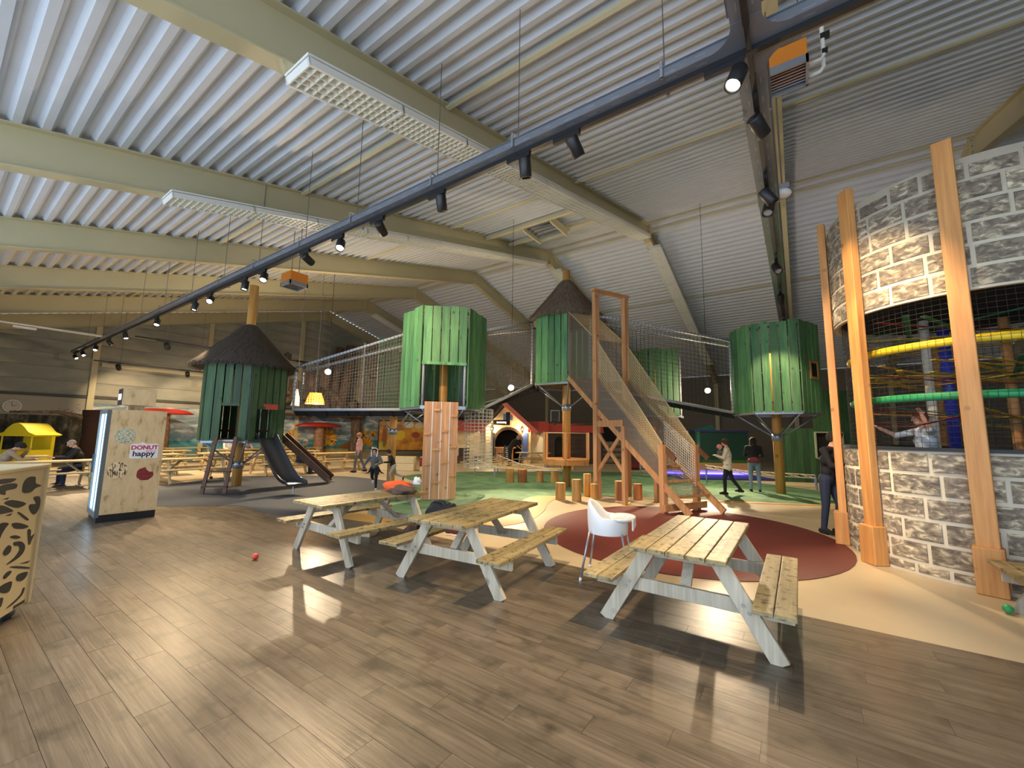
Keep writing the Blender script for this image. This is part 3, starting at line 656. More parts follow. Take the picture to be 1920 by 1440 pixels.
# ------------------------------------------------------------------ tree huts
BOARD = {}
def board_mesh(w, h, mat):
    k = (round(w, 3), round(h, 2), mat)
    if k not in BOARD: BOARD[k] = MB().box((-w/2, -0.014, 0), (w/2, 0.014, h)).mesh('board', M[mat])
    return BOARD[k]
def hexpts(c, s, rot): return [Vector((c[0]+s*math.cos(R(rot+60*k)), c[1]+s*math.sin(R(rot+60*k)), 0)) for k in range(6)]
def tree_hut(label, c, zf, zt, rot, faces, s=1.18, pole_top=None, mat='green_wood', roof=None, struts=True, pole=True, posts=True, polemat='log', nb=5):
    """faces[k] (between corner k and k+1): 'full', 'none' or (low, high, first board, last board) for an opening"""
    r = thing('tree_hut', label, 'tree hut', (c[0], c[1], 0), 0, 'green tree huts on poles'); off = (c[0], c[1], 0)
    V = hexpts(c, s, rot)
    MB(off).prism([(p.x, p.y) for p in hexpts(c, s-0.03, rot)], zf-0.03, zf).build('deck', M['brown_wood'], r)
    for k in range(6):
        a, b = V[k].copy(), V[(k+1) % 6].copy(); a.z = b.z = zf-0.05
        MB(off).bar(a, b, 0.06, 0.09).build('deck_rim', M['grey_metal'], r)
    for k, spec in enumerate(faces):
        if spec == 'none': continue
        a, b = V[k], V[(k+1) % 6]; d = (b-a).normalized(); L = (b-a).length; ang = math.atan2(d.y, d.x); n_out = Vector((d.y, -d.x, 0))
        w = L/nb*0.86
        for i in range(nb):
            p = a+d*(i+0.5)*L/nb + n_out*0.035
            ww = w*(0.93+0.14*rnd.random()); z0, z1 = zf-0.04, zt+rnd.uniform(-0.02, 0.02)
            if spec != 'full' and spec[2] <= i <= spec[3]:
                if spec[1] < z1-0.2: link('board', board_mesh(ww, round(z1-spec[1], 2), mat), r, (p.x-off[0], p.y-off[1], spec[1]), ang)
                if spec[0] > z0+0.2: link('board', board_mesh(ww, round(spec[0]-z0, 2), mat), r, (p.x-off[0], p.y-off[1], z0), ang)
            else: link('board', board_mesh(ww, round(z1-z0, 2), mat), r, (p.x-off[0], p.y-off[1], z0), ang)
        for zz in (zf+0.25, zt-0.15):
            if spec != 'full' and spec[0] < zz < spec[1]: continue
            MB(off).bar(Vector((a.x, a.y, zz)), Vector((b.x, b.y, zz)), 0.035, 0.07).build('crossbar', M['brown_wood'], r)
        if spec != 'full':
            q0 = a+d*spec[2]*L/nb; q1 = a+d*(spec[3]+1)*L/nb
            MB(off).bar(Vector((q0.x, q0.y, spec[1]))+n_out*0.05, Vector((q1.x, q1.y, spec[1]))+n_out*0.05, 0.03, 0.08).build('lintel', M[mat], r)
    if posts:
        for p in hexpts(c, s-0.075, rot): MB(off).tube([(p.x, p.y, zf-0.05), (p.x, p.y, zt-0.02)], 0.035, 8).build('corner_post', M['tube'], r, True)
    if pole:
        MB(off).tube([(c[0], c[1], 0), (c[0], c[1], pole_top or zt-0.6)], 0.135, 14, r2=0.125).build('pole', M[polemat], r, True)
    if struts:
        for k in range(6):
            m = V[k]; q = Vector((c[0], c[1], 0)).lerp(m, 0.11); e = Vector((c[0], c[1], 0)).lerp(m, 0.93)
            MB(off).tube([(q.x, q.y, zf-0.75), (e.x, e.y, zf-0.08)], 0.022, 8).build('strut', M['grey_metal'], r, True)
        MB(off).lathe([(0.14, -0.1), (0.155, -0.1), (0.155, 0.12), (0.14, 0.12)], (c[0], c[1], zf-0.78), 14).build('collar', M['grey_metal'], r, True)
    if roof:
        ze, za, rr, mt, ms = roof
        prof = [(0.10, za-ze), (0.2, za-ze-0.05), (rr*0.45, (za-ze)*0.60), (rr*0.78, (za-ze)*0.24), (rr, 0.0), (rr*0.97, -0.1), (rr*0.6, 0.1)]
        t = MB(off).lathe(prof, (c[0], c[1], ze), 40).build('thatched_roof', M[mt], r, True)
        mb = MB(off); rg = random.Random(int(c[0]*100))
        for i in range(2600):
            a = rg.uniform(0, 2*PI); u = rg.random()**0.6
            rad = 0.15+(rr-0.15)*u
            def zof(q):
                for (r0, z0), (r1, z1) in zip(prof[:5], prof[1:5]):
                    if r0 <= q <= r1: return z0+(z1-z0)*(q-r0)/(r1-r0)
                return -0.06
            ln = rg.uniform(0.12, 0.3); r1 = min(rad+ln*0.8, rr+0.05)
            a2 = a+rg.uniform(-0.04, 0.04)
            p0 = Vector((c[0]+rad*math.cos(a), c[1]+rad*math.sin(a), ze+zof(rad)+0.012)); p1 = Vector((c[0]+r1*math.cos(a2), c[1]+r1*math.sin(a2), ze+(zof(r1) if r1 <= rr else -0.02)-rg.uniform(-0.03, 0.06 if r1 > rr-0.1 else 0)+0.02))
            tv = Vector((-math.sin(a), math.cos(a), 0))*0.008
            mb._add([p0-tv, p0+tv, p1+tv*0.5, p1-tv*0.5], [(0, 1, 2, 3)])
        for i in range(900):
            a = rg.uniform(0, 2*PI); rad = rr*rg.uniform(0.95, 1.02); p0 = Vector((c[0]+rad*math.cos(a), c[1]+rad*math.sin(a), ze+0.02)); p1 = p0+Vector((0.05*math.cos(a), 0.05*math.sin(a), -rg.uniform(0.06, 0.2)))
            tv = Vector((-math.sin(a), math.cos(a), 0))*0.009; mb._add([p0-tv, p0+tv, p1+tv*0.4, p1-tv*0.4], [(0, 1, 2, 3)])
        tag(mb.build('straw', M[ms], t), kind='stuff')
    return r, V
LC, MC, CC, RC, DC, FC = (-14.12, 5.72), (-8.42, 8.62), (-6.37, 12.39), (-0.55, 15.45), (-11.95, 9.75), (-4.9, 17.6)
LH, LV = tree_hut('dark green boarded hut with a wide thatched roof, ladder and grey slide', LC, 1.42, 3.85, 345,
    [(1.42, 2.36, 1, 2), 'full', 'full', 'full', 'full', (1.42, 2.42, 2, 3)], pole_top=6.3, mat='green_mid', s=1.16, roof=(3.66, 5.02, 1.42, 'thatch_dark', 'straw_dark'))
# swap the two front faces' openings: corner 0 points to the viewer
MH, MV = tree_hut('bright green boarded hut without a roof above the climbing board', MC, 2.42, 5.12, 314.5-30,
    [(2.42, 3.55, 0, 4), 'full', 'full', 'full', 'full', 'full'], pole_top=4.6)
CH, CV = tree_hut('tall green boarded hut with shaggy thatched roof on a high pole', CC, 3.38, 5.75, 300,
    ['none', 'none', 'full', 'full', 'none', 'full'], pole_top=7.4, roof=(5.62, 7.05, 1.30, 'thatch', 'straw'))
RH, RV = tree_hut('green boarded hut with a small square window next to the stone tower', RC, 2.50, 5.2, 245,
    ['full', 'full', 'none', 'none', 'full', 'full'], pole_top=4.4)
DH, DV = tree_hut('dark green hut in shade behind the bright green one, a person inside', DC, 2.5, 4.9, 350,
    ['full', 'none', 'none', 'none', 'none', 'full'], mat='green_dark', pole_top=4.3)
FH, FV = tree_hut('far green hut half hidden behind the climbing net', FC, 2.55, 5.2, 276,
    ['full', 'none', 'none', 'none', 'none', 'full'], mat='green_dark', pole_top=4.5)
# left hut extras: slide-side opening trim, board in lower ladder opening
def face_mid(V, k): return (V[k]+V[(k+1) % 6])/2
fm = face_mid(RV, 1); d = (RV[2]-RV[1]).normalized(); nO = Vector((d.y, -d.x, 0)); p = fm+nO*0.07+d*0.12
mb = MB((RC[0], RC[1], 0))
for (a, b, w) in (((-0.24, 3.5), (0.24, 3.5), 0.07), ((-0.24, 3.98), (0.24, 3.98), 0.07), ((-0.21, 3.5), (-0.21, 3.98), 0.06), ((0.21, 3.5), (0.21, 3.98), 0.06)):
    mb.bar(p+d*a[0]+Vector((0, 0, a[1])), p+d*b[0]+Vector((0, 0, b[1])), 0.03, w, up=(0, 0, 1) if a[1] == b[1] else d)
mb.build('window_frame', M['post'], RH)
MB((RC[0], RC[1], 0)).obox(p+Vector((0, 0, 3.74))-nO*0.012, d*0.2, nO*0.004, (0, 0, 0.22)).build('window_opening', M['void'], RH)

# ------------------------------------------------------------------ net bridges
def bridge(label, a0, a1, b0, b1, hz0, hz1, name='net_bridge', matn='net_grey', cell=0.10, floor_mat='mesh_dark', both=True):
    """a0->a1 near edge of the floor, b0->b1 far edge; hz rail heights above the floor at the ends"""
    a0, a1, b0, b1 = map(Vector, (a0, a1, b0, b1)); o = (a0+a1+b0+b1)/4; o.z = 0
    r = thing(name, label, 'net bridge', o, 0, 'net bridges between the huts')
    up0, up1 = Vector((0, 0, hz0)), Vector((0, 0, hz1))
    for (p, q) in ((a0, a1), (b0, b1)):
        MB(o).tube([p, q], 0.045, 10).build('lower_tube', M['tube'], r, True)
        banded_tube('upper_tube', p+up0, q+up1, 0.042, r, o)
        banded_tube('end_tube', p, p+up0, 0.035, r, o); banded_tube('end_tube', q, q+up1, 0.035, r, o)
        mb = MB(o); net(mb, p, q, q+up1, p+up0, cell, 0.0045); mb.build('side_net', M[matn], r)
    mb = MB(o); net(mb, a0, a1, b1, b0, 0.06, 0.013); mb.build('floor_net', M[floor_mat], r)
    sg_ = Vector((0, 0, -0.16)); am, bm_ = (a0+b0)/2+sg_, (a1+b1)/2+sg_
    mb = MB(o); net(mb, a0, a1, bm_, am, 0.06, 0.012); net(mb, b0, b1, bm_, am, 0.06, 0.012); mb.build('sagging_net', M['net_dark'], r)
    mb = MB(o)
    for i in range(5):
        t = (i+0.5)/5; mb.tube([a0.lerp(a1, t), a0.lerp(a1, t)*0.5+b0.lerp(b1, t)*0.5-Vector((0, 0, 0.18)), b0.lerp(b1, t)], 0.02, 5)
    mb.build('cross_ropes', M['net_dark'], r)
    return r
def at(v, z): return (v.x, v.y, z)
bridge('long net bridge from the thatched hut to the bright green hut', (-13.15, 6.75, 2.36), (-9.45, 8.0, 2.36), (-13.85, 7.35, 2.36), (-10.3, 9.0, 2.36), 1.35, 2.25)
bridge('short net bridge rising from the bright green hut to the tall hut', (-7.62, 9.5, 2.45), (-7.35, 11.75, 3.36), (-8.7, 9.75, 2.45), (-7.5, 12.75, 3.36), 2.35, 2.2, cell=0.075)
bridge('net bridge running down from the tall hut to the hut beside the tower', (-5.35, 12.1, 3.25), (-1.72, 15.1, 2.5), (-5.6, 13.2, 3.25), (-1.75, 16.2, 2.5), 2.35, 2.4, matn='net_dark', cell=0.14)
# round net pocket under the bright hut
pk = thing('net_pocket', 'round hanging net tube beneath the bright green hut', 'net', (-7.75, 9.45, 0))
mb = MB()
for k in range(22):
    a = 2*PI*k/22; mb.tube([(0.42*math.cos(a), 0.42*math.sin(a), 0.72), (0.42*math.cos(a), 0.42*math.sin(a), 2.4)], 0.008, 4, False)
for j in range(18): mb.tube([(0.42*math.cos(2*PI*k/22), 0.42*math.sin(2*PI*k/22), 0.72+j*1.68/17) for k in range(23)], 0.008, 4, False)
mb.build('net_wall', M['net_white'], pk)
mb = MB()
for k in range(4): mb.tube([(0.42*math.cos(PI/4*k), 0.42*math.sin(PI/4*k), 0.72), (-0.42*math.cos(PI/4*k), -0.42*math.sin(PI/4*k), 0.72)], 0.012, 5)
mb.build('net_bottom', M['net_white'], pk)

# ------------------------------------------------------------------ climbing board with holds
cb = thing('climbing_board', 'tall plank climbing board with small wooden holds leaning on the green hut', 'climbing board', (-7.72, 7.85, 0))
fn = Vector((math.cos(R(314.5)), math.sin(R(314.5)), 0)); fx = Vector((-fn.y, fn.x, 0))
base = Vector((0.02, -0.02, 0.0)); topv = -fn*0.06+Vector((0, 0, 2.52))
Wd = 0.225
gm = MB().box((-Wd/2+0.011, -0.02, 0), (Wd/2-0.011, 0.02, 2.52)).mesh('plank', M['ramp_wood'])
ang = math.atan2(fx.y, fx.x)
for i in range(4):
    p = fx*((i-1.5)*Wd)+base; o = link('plank', gm, cb, p, ang)
    if i < 3: MB().obox(fx*((i-1)*Wd)+base+Vector((0, 0, 1.26))+fn*0.012, fx*0.0115, fn*0.004, (0, 0, 1.26)).build('gap_light_strip', M['white_enamel'], cb)  # white strip in each gap painted as light showing between the planks
HOLDM = MB().box((-0.085, -0.06, -0.025), (0.085, 0.0, 0.03)).mesh('hold', M['post'])
for i, (u, z) in enumerate(((-0.33, 1.68), (-0.1, 2.3), (0.33, 2.15), (0.1, 1.75), (-0.1, 1.28), (0.33, 1.35), (-0.33, 0.9), (0.11, 0.95), (0.33, 0.62), (-0.1, 0.45))):
    p = fx*u+base+Vector((0, 0, z))+fn*0.022; link('hold', HOLDM, cb, p, ang)

# ------------------------------------------------------------------ ladder, slide and brown ramp of the thatched hut
ld = thing('ladder', 'brown wooden ladder leaning on the thatched hut', 'ladder', (-13.3, 4.85, 0)); off = ld.location
nl = Vector((math.cos(R(315)), math.sin(R(315)), 0)); tl = Vector((-nl.y, nl.x, 0))
tc_ = Vector((-14.12, 5.72, 0))+nl*1.15+tl*(0.12)
b0 = tc_+nl*0.42
for s in (-0.27, 0.27): MB(off).bar(b0+tl*s, tc_+tl*s*0.92+Vector((0, 0, 1.5)), 0.045, 0.09, up=tl).build('stile', M['brown_wood'], ld)
for k in range(4):
    t = 0.12+k*0.26; c = b0.lerp(tc_+Vector((0, 0, 1.5)), t); MB(off).bar(c-tl*0.31, c+tl*0.31, 0.1, 0.035).build('rung', M['brown_wood'], ld)
sl = thing('slide', 'dark grey plastic slide with raised sides and a shiny lip', 'slide', (-13.0, 6.2, 0)); off = sl.location
sd = Vector((1, 0, 0)); st = Vector((-sd.y, sd.x, 0))
s0 = Vector((LC[0], LC[1], 0))+sd*1.0+st*0.26
prof = [(0.0, 1.46), (0.15, 1.40), (0.42, 1.14), (0.84, 0.78), (1.2, 0.48), (1.44, 0.34), (1.65, 0.29), (1.94, 0.28), (2.0, 0.25)]
secs = [(-0.29, 0.16), (-0.27, 0.16), (-0.255, 0.05), (-0.21, 0.0), (0.21, 0.0), (0.255, 0.05), (0.27, 0.16), (0.29, 0.16)]
vs = []; fs = []
for i, (dx, z) in enumerate(prof):
    kk = 1.0 if i < 6 else (0.75, 0.45, 0.2)[min(2, i-6)]
    for (w, h) in secs: vs.append(s0+sd*dx+st*w+Vector((0, 0, z+h*kk)))
nS = len(secs)
for i in range(len(prof)-1):
    for j in range(nS-1): fs.append((i*nS+j, i*nS+j+1, (i+1)*nS+j+1, (i+1)*nS+j))
o = MB(off)._add(vs, fs).build('chute', M['slide'], sl, True); sm = o.modifiers.new('thick', 'SOLIDIFY'); sm.thickness = 0.025; sm.offset = 0
MB(off).tube([s0+sd*1.86+Vector((0, 0, 0)), s0+sd*1.8+Vector((0, 0, 0.28))], 0.02, 8).build('foot', M['grey_metal'], sl)
MB(off).obox(s0+sd*0.02+Vector((0, 0, 2.40)), sd*0.04, st*0.27, (0, 0, 0.08)).build('header_bar', M['red_roof'], sl)
br = thing('brown_ramp', 'dark brown ramp board behind the grey slide', 'ramp', (-13.4, 7.6, 0)); off = br.location
MB(off).bar((-14.1, 6.95, 1.5), (-12.95, 8.05, 0.06), 0.5, 0.05, up=(0.7, 0.7, 0.7)).build('ramp_board', M['brown_wood'], br)
dd_ = (Vector((-12.95, 8.05, 0))-Vector((-14.1, 6.95, 0))).normalized(); tt = Vector((-dd_.y, dd_.x, 0))
for s in (-0.27, 0.27): MB(off).bar(Vector((-14.1, 6.95, 1.56))+tt*s, Vector((-12.95, 8.05, 0.14))+tt*s, 0.05, 0.2).build('side_board', M['brown_wood'], br)

# ------------------------------------------------------------------ big net ramp with timber posts
rp = thing('net_ramp', 'orange timber climbing ramp with tall posts and tan rope nets', 'climbing ramp', (-3.5, 10.5, 0)); off = rp.location
d = Vector((0.894, -0.447, 0)); n = Vector((0.447, 0.894, 0)); P1 = Vector((-4.58, 10.72, 0)); Wp = 1.12; P2 = P1+n*Wp
LP = 2.25; P3 = P1+d*LP; P4 = P3+n*Wp
def Z(p, z): return Vector((p.x, p.y, z))
def post(p, z0, z1, w=0.115, nm='post'):
    MB(off).obox(Z(p, (z0+z1)/2), d*w/2, n*w/2, (0, 0, (z1-z0)/2)).build(nm, M['frame_wood'], rp, bevel=0.006)
post(P1, 0, 5.8, 0.15); post(P2, 0, 5.8, 0.15); post(P3, 0, 1.52, 0.13); post(P4, 0, 1.52, 0.13)
PM = P1+d*1.05; post(PM, 0, 1.95, 0.11); post(PM+n*Wp, 0, 1.95, 0.11)
MB(off).bar(Z(P1, 5.84)-n*0.12, Z(P2, 5.84)+n*0.12, 0.17, 0.07).build('top_beam', M['frame_wood'], rp)
MB(off).bar(Z(P3, 0.13)-n*0.1+d*0.08, Z(P4, 0.13)+n*0.2+d*0.08, 0.10, 0.15).build('sill_beam', M['frame_wood'], rp)
MB(off).bar(Z(P1, 2.02)-n*0.0, Z(PM, 2.02), 0.09, 0.17).build('brace_beam', M['frame_wood'], rp)
MB(off).bar(Z(P1, 1.82), Z(PM, 0.75), 0.05, 0.09).build('brace', M['frame_wood'], rp); MB(off).bar(Z(P1, 0.7), Z(PM, 1.85), 0.05, 0.09).build('brace', M['frame_wood'], rp)
S = 0.80                                             # ramp slope
def rz(t): return 2.42-S*t                            # ramp floor height at distance t past P1
T0, T1 = -1.3, 2.42/S-0.08
for k, off_n in enumerate((0.0, Wp)):
    q = P1+n*off_n
    MB(off).bar(Z(q+d*T0, rz(T0)), Z(q+d*T1, rz(T1)), 0.06, 0.14).build('stringer', M['frame_wood'], rp)
    MB(off).bar(Z(q+d*(-0.2)+n*0.06, rz(-0.2)+0.95), Z(q+d*(LP+0.30)+n*0.06, rz(LP+0.30)+0.82), 0.045, 0.11).build('hand_rail', M['brown_wood'], rp)
for i in range(15):
    t = T0+0.2+i*0.37
    if t < T1: MB(off).bar(Z(P1+d*t, rz(t)+0.05), Z(P2+d*t, rz(t)+0.05), 0.05, 0.05).build('rung', M['frame_wood'], rp)
mb = MB(off); net(mb, Z(P1+d*T0, rz(T0)), Z(P1+d*(T1-0.4), rz(T1-0.4)), Z(P2+d*(T1-0.4), rz(T1-0.4)), Z(P2+d*T0, rz(T0)), 0.045, 0.006); mb.build('floor_net', M['net_grey'], rp)
for k, q in enumerate((P1, P2)):
    mb = MB(off); net(mb, Z(q+d*T0, rz(T0)), Z(q, rz(0)), Z(q, 4.42), Z(q+d*T0, 5.55), 0.05, 0.0055); mb.build('side_net', M['net_grey'], rp)
    mb = MB(off); net(mb, Z(q, rz(0)), Z(q+d*LP, rz(LP)), Z(q+d*LP, rz(LP)+0.5), Z(q, rz(0)+0.95), 0.035, 0.007); mb.build('lower_net', M['net_grey'], rp)
    mb = MB(off); net(mb, Z(q, rz(0)+0.95), Z(q+d*LP, rz(LP)+0.45), Z(q+d*LP, 1.55), Z(q, 4.42), 0.07, 0.007); mb.build('upper_net', M['net'], rp)
    MB(off).tube([Z(q, 4.42), Z(q+d*LP, 1.55)], 0.014, 6).build('edge_rope', M['net'], rp); MB(off).tube([Z(q+d*T0, 5.55), Z(q, 4.42)], 0.014, 6).build('edge_rope', M['net'], rp)
mb = MB(off); net(mb, Z(P1+d*T0, 5.55), Z(P1, 4.42), Z(P2, 4.42), Z(P2+d*T0, 5.55), 0.07, 0.006); mb.build('top_net', M['net'], rp)
# hanging net inside the mouth of the ramp
mb = MB(off); net(mb, Z(P4+d*0.05-n*0.1, 0.55), Z(P4-d*0.9, 0.95), Z(P4-d*0.9, 2.1), Z(P4+d*0.05-n*0.1, 1.45), 0.07, 0.007); mb.build('end_net', M['net_white'], rp)

# ------------------------------------------------------------------ little platform around the tall pole
pf = thing('pole_platform', 'small wooden platform with upright bars around the tall pole', 'platform', (CC[0], CC[1], 0))
MB().prism([(0.85*math.cos(R(45+60*k+10)), 0.85*math.sin(R(45+60*k+10))) for k in range(6)], 0.86, 0.92).build('deck', M['post'], pf)
for k in range(6):
    a = R(45+60*k+10); p = Vector((0.80*math.cos(a), 0.80*math.sin(a), 0)); q = Vector((0.80*math.cos(a+R(60)), 0.80*math.sin(a+R(60)), 0))
    MB().box((p.x-0.035, p.y-0.035, 0.92), (p.x+0.035, p.y+0.035, 1.78)).build('upright', M['post'], pf)
    MB().bar(Z(p, 0.80), Z(q, 0.80), 0.05, 0.12).build('joist', M['post'], pf)
    MB().tube([Z(p, 1.76), Z(q, 1.76)], 0.012, 6).build('rope_rail', M['net'], pf)
for s in (-1, 1):
    v = Vector((CR.x, CR.y, 0))*0.0+Vector((math.cos(R(300+90*s)), math.sin(R(300+90*s)), 0))
    MB().bar(Z(v*0.16-Vector((math.cos(R(300)), math.sin(R(300)), 0))*0.6, 0.68), Z(v*0.16+Vector((math.cos(R(300)), math.sin(R(300)), 0))*0.6, 0.68), 0.07, 0.14).build('bearer', M['post'], pf)
# ------------------------------------------------------------------ log stools
def stool(x, y, r, h, label, mat='log', grp='log stepping stools'):
    t = thing('log_stool', label, 'log stool', (x, y, 0), rnd.uniform(0, 6), grp)
    MB().lathe([(r*1.03, 0), (r, 0.03), (r*0.98, h*0.6), (r*0.97, h-0.012), (r*0.93, h)], n=18).build('trunk', M[mat], t, True)
    MB().lathe([(r*0.93, h), (0.0, h)], n=18).build('cut_face', M['log_end'], t)
stool(-5.28, 9.92, 0.135, 0.44, 'pale log stool standing apart nearest the ochre border')
stool(-4.86, 10.02, 0.125, 0.55, 'taller pale log stool with carved bark lines')
stool(-4.62, 10.62, 0.105, 0.40, 'log stool directly left of the tall orange post')
stool(-4.98, 10.95, 0.105, 0.62, 'thin tall log stool behind the carved one')
stool(-4.72, 11.05, 0.12, 0.44, 'dark log stool behind the tall orange post', 'bark_log')
stool(-3.98, 10.9, 0.165, 0.50, 'big brown log stool to the right of the tall orange post', 'bark_log')
stool(-3.66, 11.3, 0.12, 0.42, 'small brown log stool under the ramp', 'bark_log')
for x, y, r_, h_, lb, m_ in ((-8.45, 12.1, 0.15, 0.5, 'log stool with carved bark left in the row by the rope net', 'log'), (-8.15, 12.45, 0.17, 0.46, 'dark brown log stool second in the row by the rope net', 'bark_log'),
                     (-7.75, 13.0, 0.13, 0.42, 'narrow log stool third in the row by the rope net', 'log'), (-7.3, 13.3, 0.15, 0.5, 'log stool in the row by the rope net nearest the tall pole', 'log')):
    stool(x, y, r_, h_, lb, m_, 'log stools by the rope net')
# ------------------------------------------------------------------ low rope net walk
rw = thing('rope_walk', 'low rope net walkway stretched over the green floor to the tall pole', 'rope net', (-8.5, 13.2, 0)); off = rw.location
A = [(-11.3, 13.6, 0.62), (-9.8, 13.0, 0.40), (-8.3, 12.9, 0.38), (-6.5, 12.75, 0.5)]; B = [(-11.0, 14.8, 0.75), (-9.4, 14.2, 0.48), (-7.9, 13.8, 0.42), (-6.4, 13.1, 0.55)]
mb = MB(off); mb.tube(A, 0.022, 6); mb.tube(B, 0.022, 6); mb.build('edge_rope', M['net_white'], rw)
mb = MB(off)
for i in range(3):
    for k in range(5):
        t = k/5; a = Vector(A[i]).lerp(Vector(A[i+1]), t); b = Vector(B[i]).lerp(Vector(B[i+1]), t); b2 = Vector(B[i]).lerp(Vector(B[i+1]), min(1, t+0.2))
        mb.tube([a, b2], 0.014, 5); mb.tube([b, Vector(A[i]).lerp(Vector(A[i+1]), min(1, t+0.2))], 0.014, 5)
mb.build('mesh_ropes', M['net'], rw)
for (x, y, z) in ((-11.3, 13.6, 0.62), (-9.8, 13.0, 0.40), (-9.4, 14.2, 0.46), (-11.0, 14.8, 0.72)): MB(off).tube([(x, y, 0), (x, y, z)], 0.03, 8).build('leg', M['grey_metal'], rw)
rw2 = thing('rope_walk', 'low rope net beside the pole of the hut next to the tower', 'rope net', (-0.6, 17.0, 0)); off = rw2.location
A = [(-2.9, 16.9, 0.55), (-1.6, 17.0, 0.4), (0.4, 17.4, 0.38)]; B = [(-3.1, 17.9, 0.6), (-1.8, 18.0, 0.45), (0.4, 18.3, 0.42)]
mb = MB(off); mb.tube(A, 0.02, 6); mb.tube(B, 0.02, 6); mb.build('edge_rope', M['net_white'], rw2)
mb = MB(off)
for i in range(2):
    for k in range(5):
        t = k/5; mb.tube([Vector(A[i]).lerp(Vector(A[i+1]), t), Vector(B[i]).lerp(Vector(B[i+1]), min(1, t+0.2))], 0.013, 5); mb.tube([Vector(B[i]).lerp(Vector(B[i+1]), t), Vector(A[i]).lerp(Vector(A[i+1]), min(1, t+0.2))], 0.013, 5)
mb.build('mesh_ropes', M['net'], rw2)
for (x, y, z) in ((-2.9, 16.9, 0.55), (0.4, 17.4, 0.38), (0.4, 18.3, 0.42)): MB(off).tube([(x, y, 0), (x, y, z)], 0.03, 8).build('leg', M['grey_metal'], rw2)
# ------------------------------------------------------------------ round stone tower
TC = Vector((2.2, 8.72, 0)); TR = 1.60
tw = thing('stone_tower', 'round play tower of printed stone blocks with tall timber posts and a wide opening', 'tower', TC)
def ring_wall(z0, z1, r0, r1, a0, a1, n=64):
    return MB().lathe([(r1, z0), (r1, z1), (r0, z1), (r0, z0), (r1, z0)], (0, 0, 0), n, R(a0), R(a1))
ring_wall(0.0, 1.58, TR-0.06, TR, 0, 360).build('lower_wall', M['mortar'], tw, True)
ring_wall(3.55, 5.26, TR-0.06, TR, 0, 360).build('upper_wall', M['mortar'], tw, True)
ring_wall(1.58, 1.62, TR-0.10, TR+0.03, 0, 360).build('sill', M['charcoal'], tw)
BLK = {}
def block(da, h):
    k = (round(da, 1), round(h, 3))
    if k not in BLK:
        n = 4; vs = []; fs = []
        g = 0.023; ra, rb = TR-0.004, TR+0.012
        for i in range(n+1):
            a = R(da)*i/n*(1-2*g/(R(da)*TR))+g/TR
            for r, z in ((ra, g), (rb-0.004, g), (rb, g+0.008), (rb, h-g-0.008), (rb-0.004, h-g), (ra, h-g)): vs.append((r*math.cos(a), r*math.sin(a), z))
        for i in range(n):
            for j in range(5): fs.append((i*6+j, (i+1)*6+j, (i+1)*6+j+1, i*6+j+1))
        fs += [tuple(range(6)), tuple(n*6+j for j in range(5, -1, -1))]
        BLK[k] = MB()._add(vs, fs).mesh('stone_block', M['stone'])
    return BLK[k]
rb_ = random.Random(3)
def courses(zs, top=False):
    for ri in range(len(zs)-1):
        a = -232.0+rb_.uniform(0, 9); h = zs[ri+1]-zs[ri]
        while a < 20:
            da = rb_.choice((12.0, 15.0, 17.0, 19.0, 16.0))
            hh = h if not (top and ri == len(zs)-2) else h*rb_.choice((0.75, 0.9, 1.0))
            link('stone_block', block(da, round(hh, 2)), tw, (0, 0, zs[ri]), R(a)); a += da
courses([0.02, 0.16, 0.43, 0.71, 1.0, 1.29, 1.57])
courses([3.56, 3.84, 4.12, 4.40, 4.68, 4.96, 5.24], True)
for k in range(9):
    a = R(-107.0+40*k-160+40*3-160+200) if False else R(-107.0+40*(k-3)); ca, sa = math.cos(a), math.sin(a); er = Vector((ca, sa, 0)); et = Vector((-sa, ca, 0))
    p = MB().obox(er*(TR+0.075)+Vector((0, 0, 2.76)), er*0.055, et*0.095, (0, 0, 2.76)).build('post', M['post'], tw, bevel=0.01)
    MB().obox(er*(TR+0.10)+Vector((0, 0, 0.26)), er*0.095, et*0.125, (0, 0, 0.26)).build('post_foot', M['post'], p, bevel=0.012)
# inside: net drum, foam tubes, webbing, dark core
mb = MB(); rn = TR-0.10
for k in range(120):
    a = 2*PI*k/120; mb.tube([(rn*math.cos(a), rn*math.sin(a), 1.6), (rn*math.cos(a), rn*math.sin(a), 3.6)], 0.0025, 3, False)
for j in range(30): mb.tube([(rn*math.cos(2*PI*k/48), rn*math.sin(2*PI*k/48), 1.62+j*0.068) for k in range(49)], 0.0025, 3, False)
mb.build('safety_net', M['net_dark'], tw)
def arc(r, z, a0, a1, n=24): return [(r*math.cos(R(a0+(a1-a0)*i/n)), r*math.sin(R(a0+(a1-a0)*i/n)), z) for i in range(n+1)]
MB().tube(arc(TR-0.18, 2.97, -190, -20), 0.055, 10).build('foam_tube', M['tube_y'], tw, True)
MB().tube(arc(TR-0.18, 2.28, -190, -20), 0.055, 10).build('foam_tube', M['tube_g'], tw, True)
MB().tube([(0.42, -0.72, 1.6), (0.42, -0.72, 3.7)], 0.075, 12).build('foam_tube', M['tube_b'], tw, True)
MB().tube([(-0.10, 1.0, 1.6), (-0.10, 1.0, 3.7)], 0.075, 12).build('foam_tube', M['tube_b'], tw, True)
rs = random.Random(11)
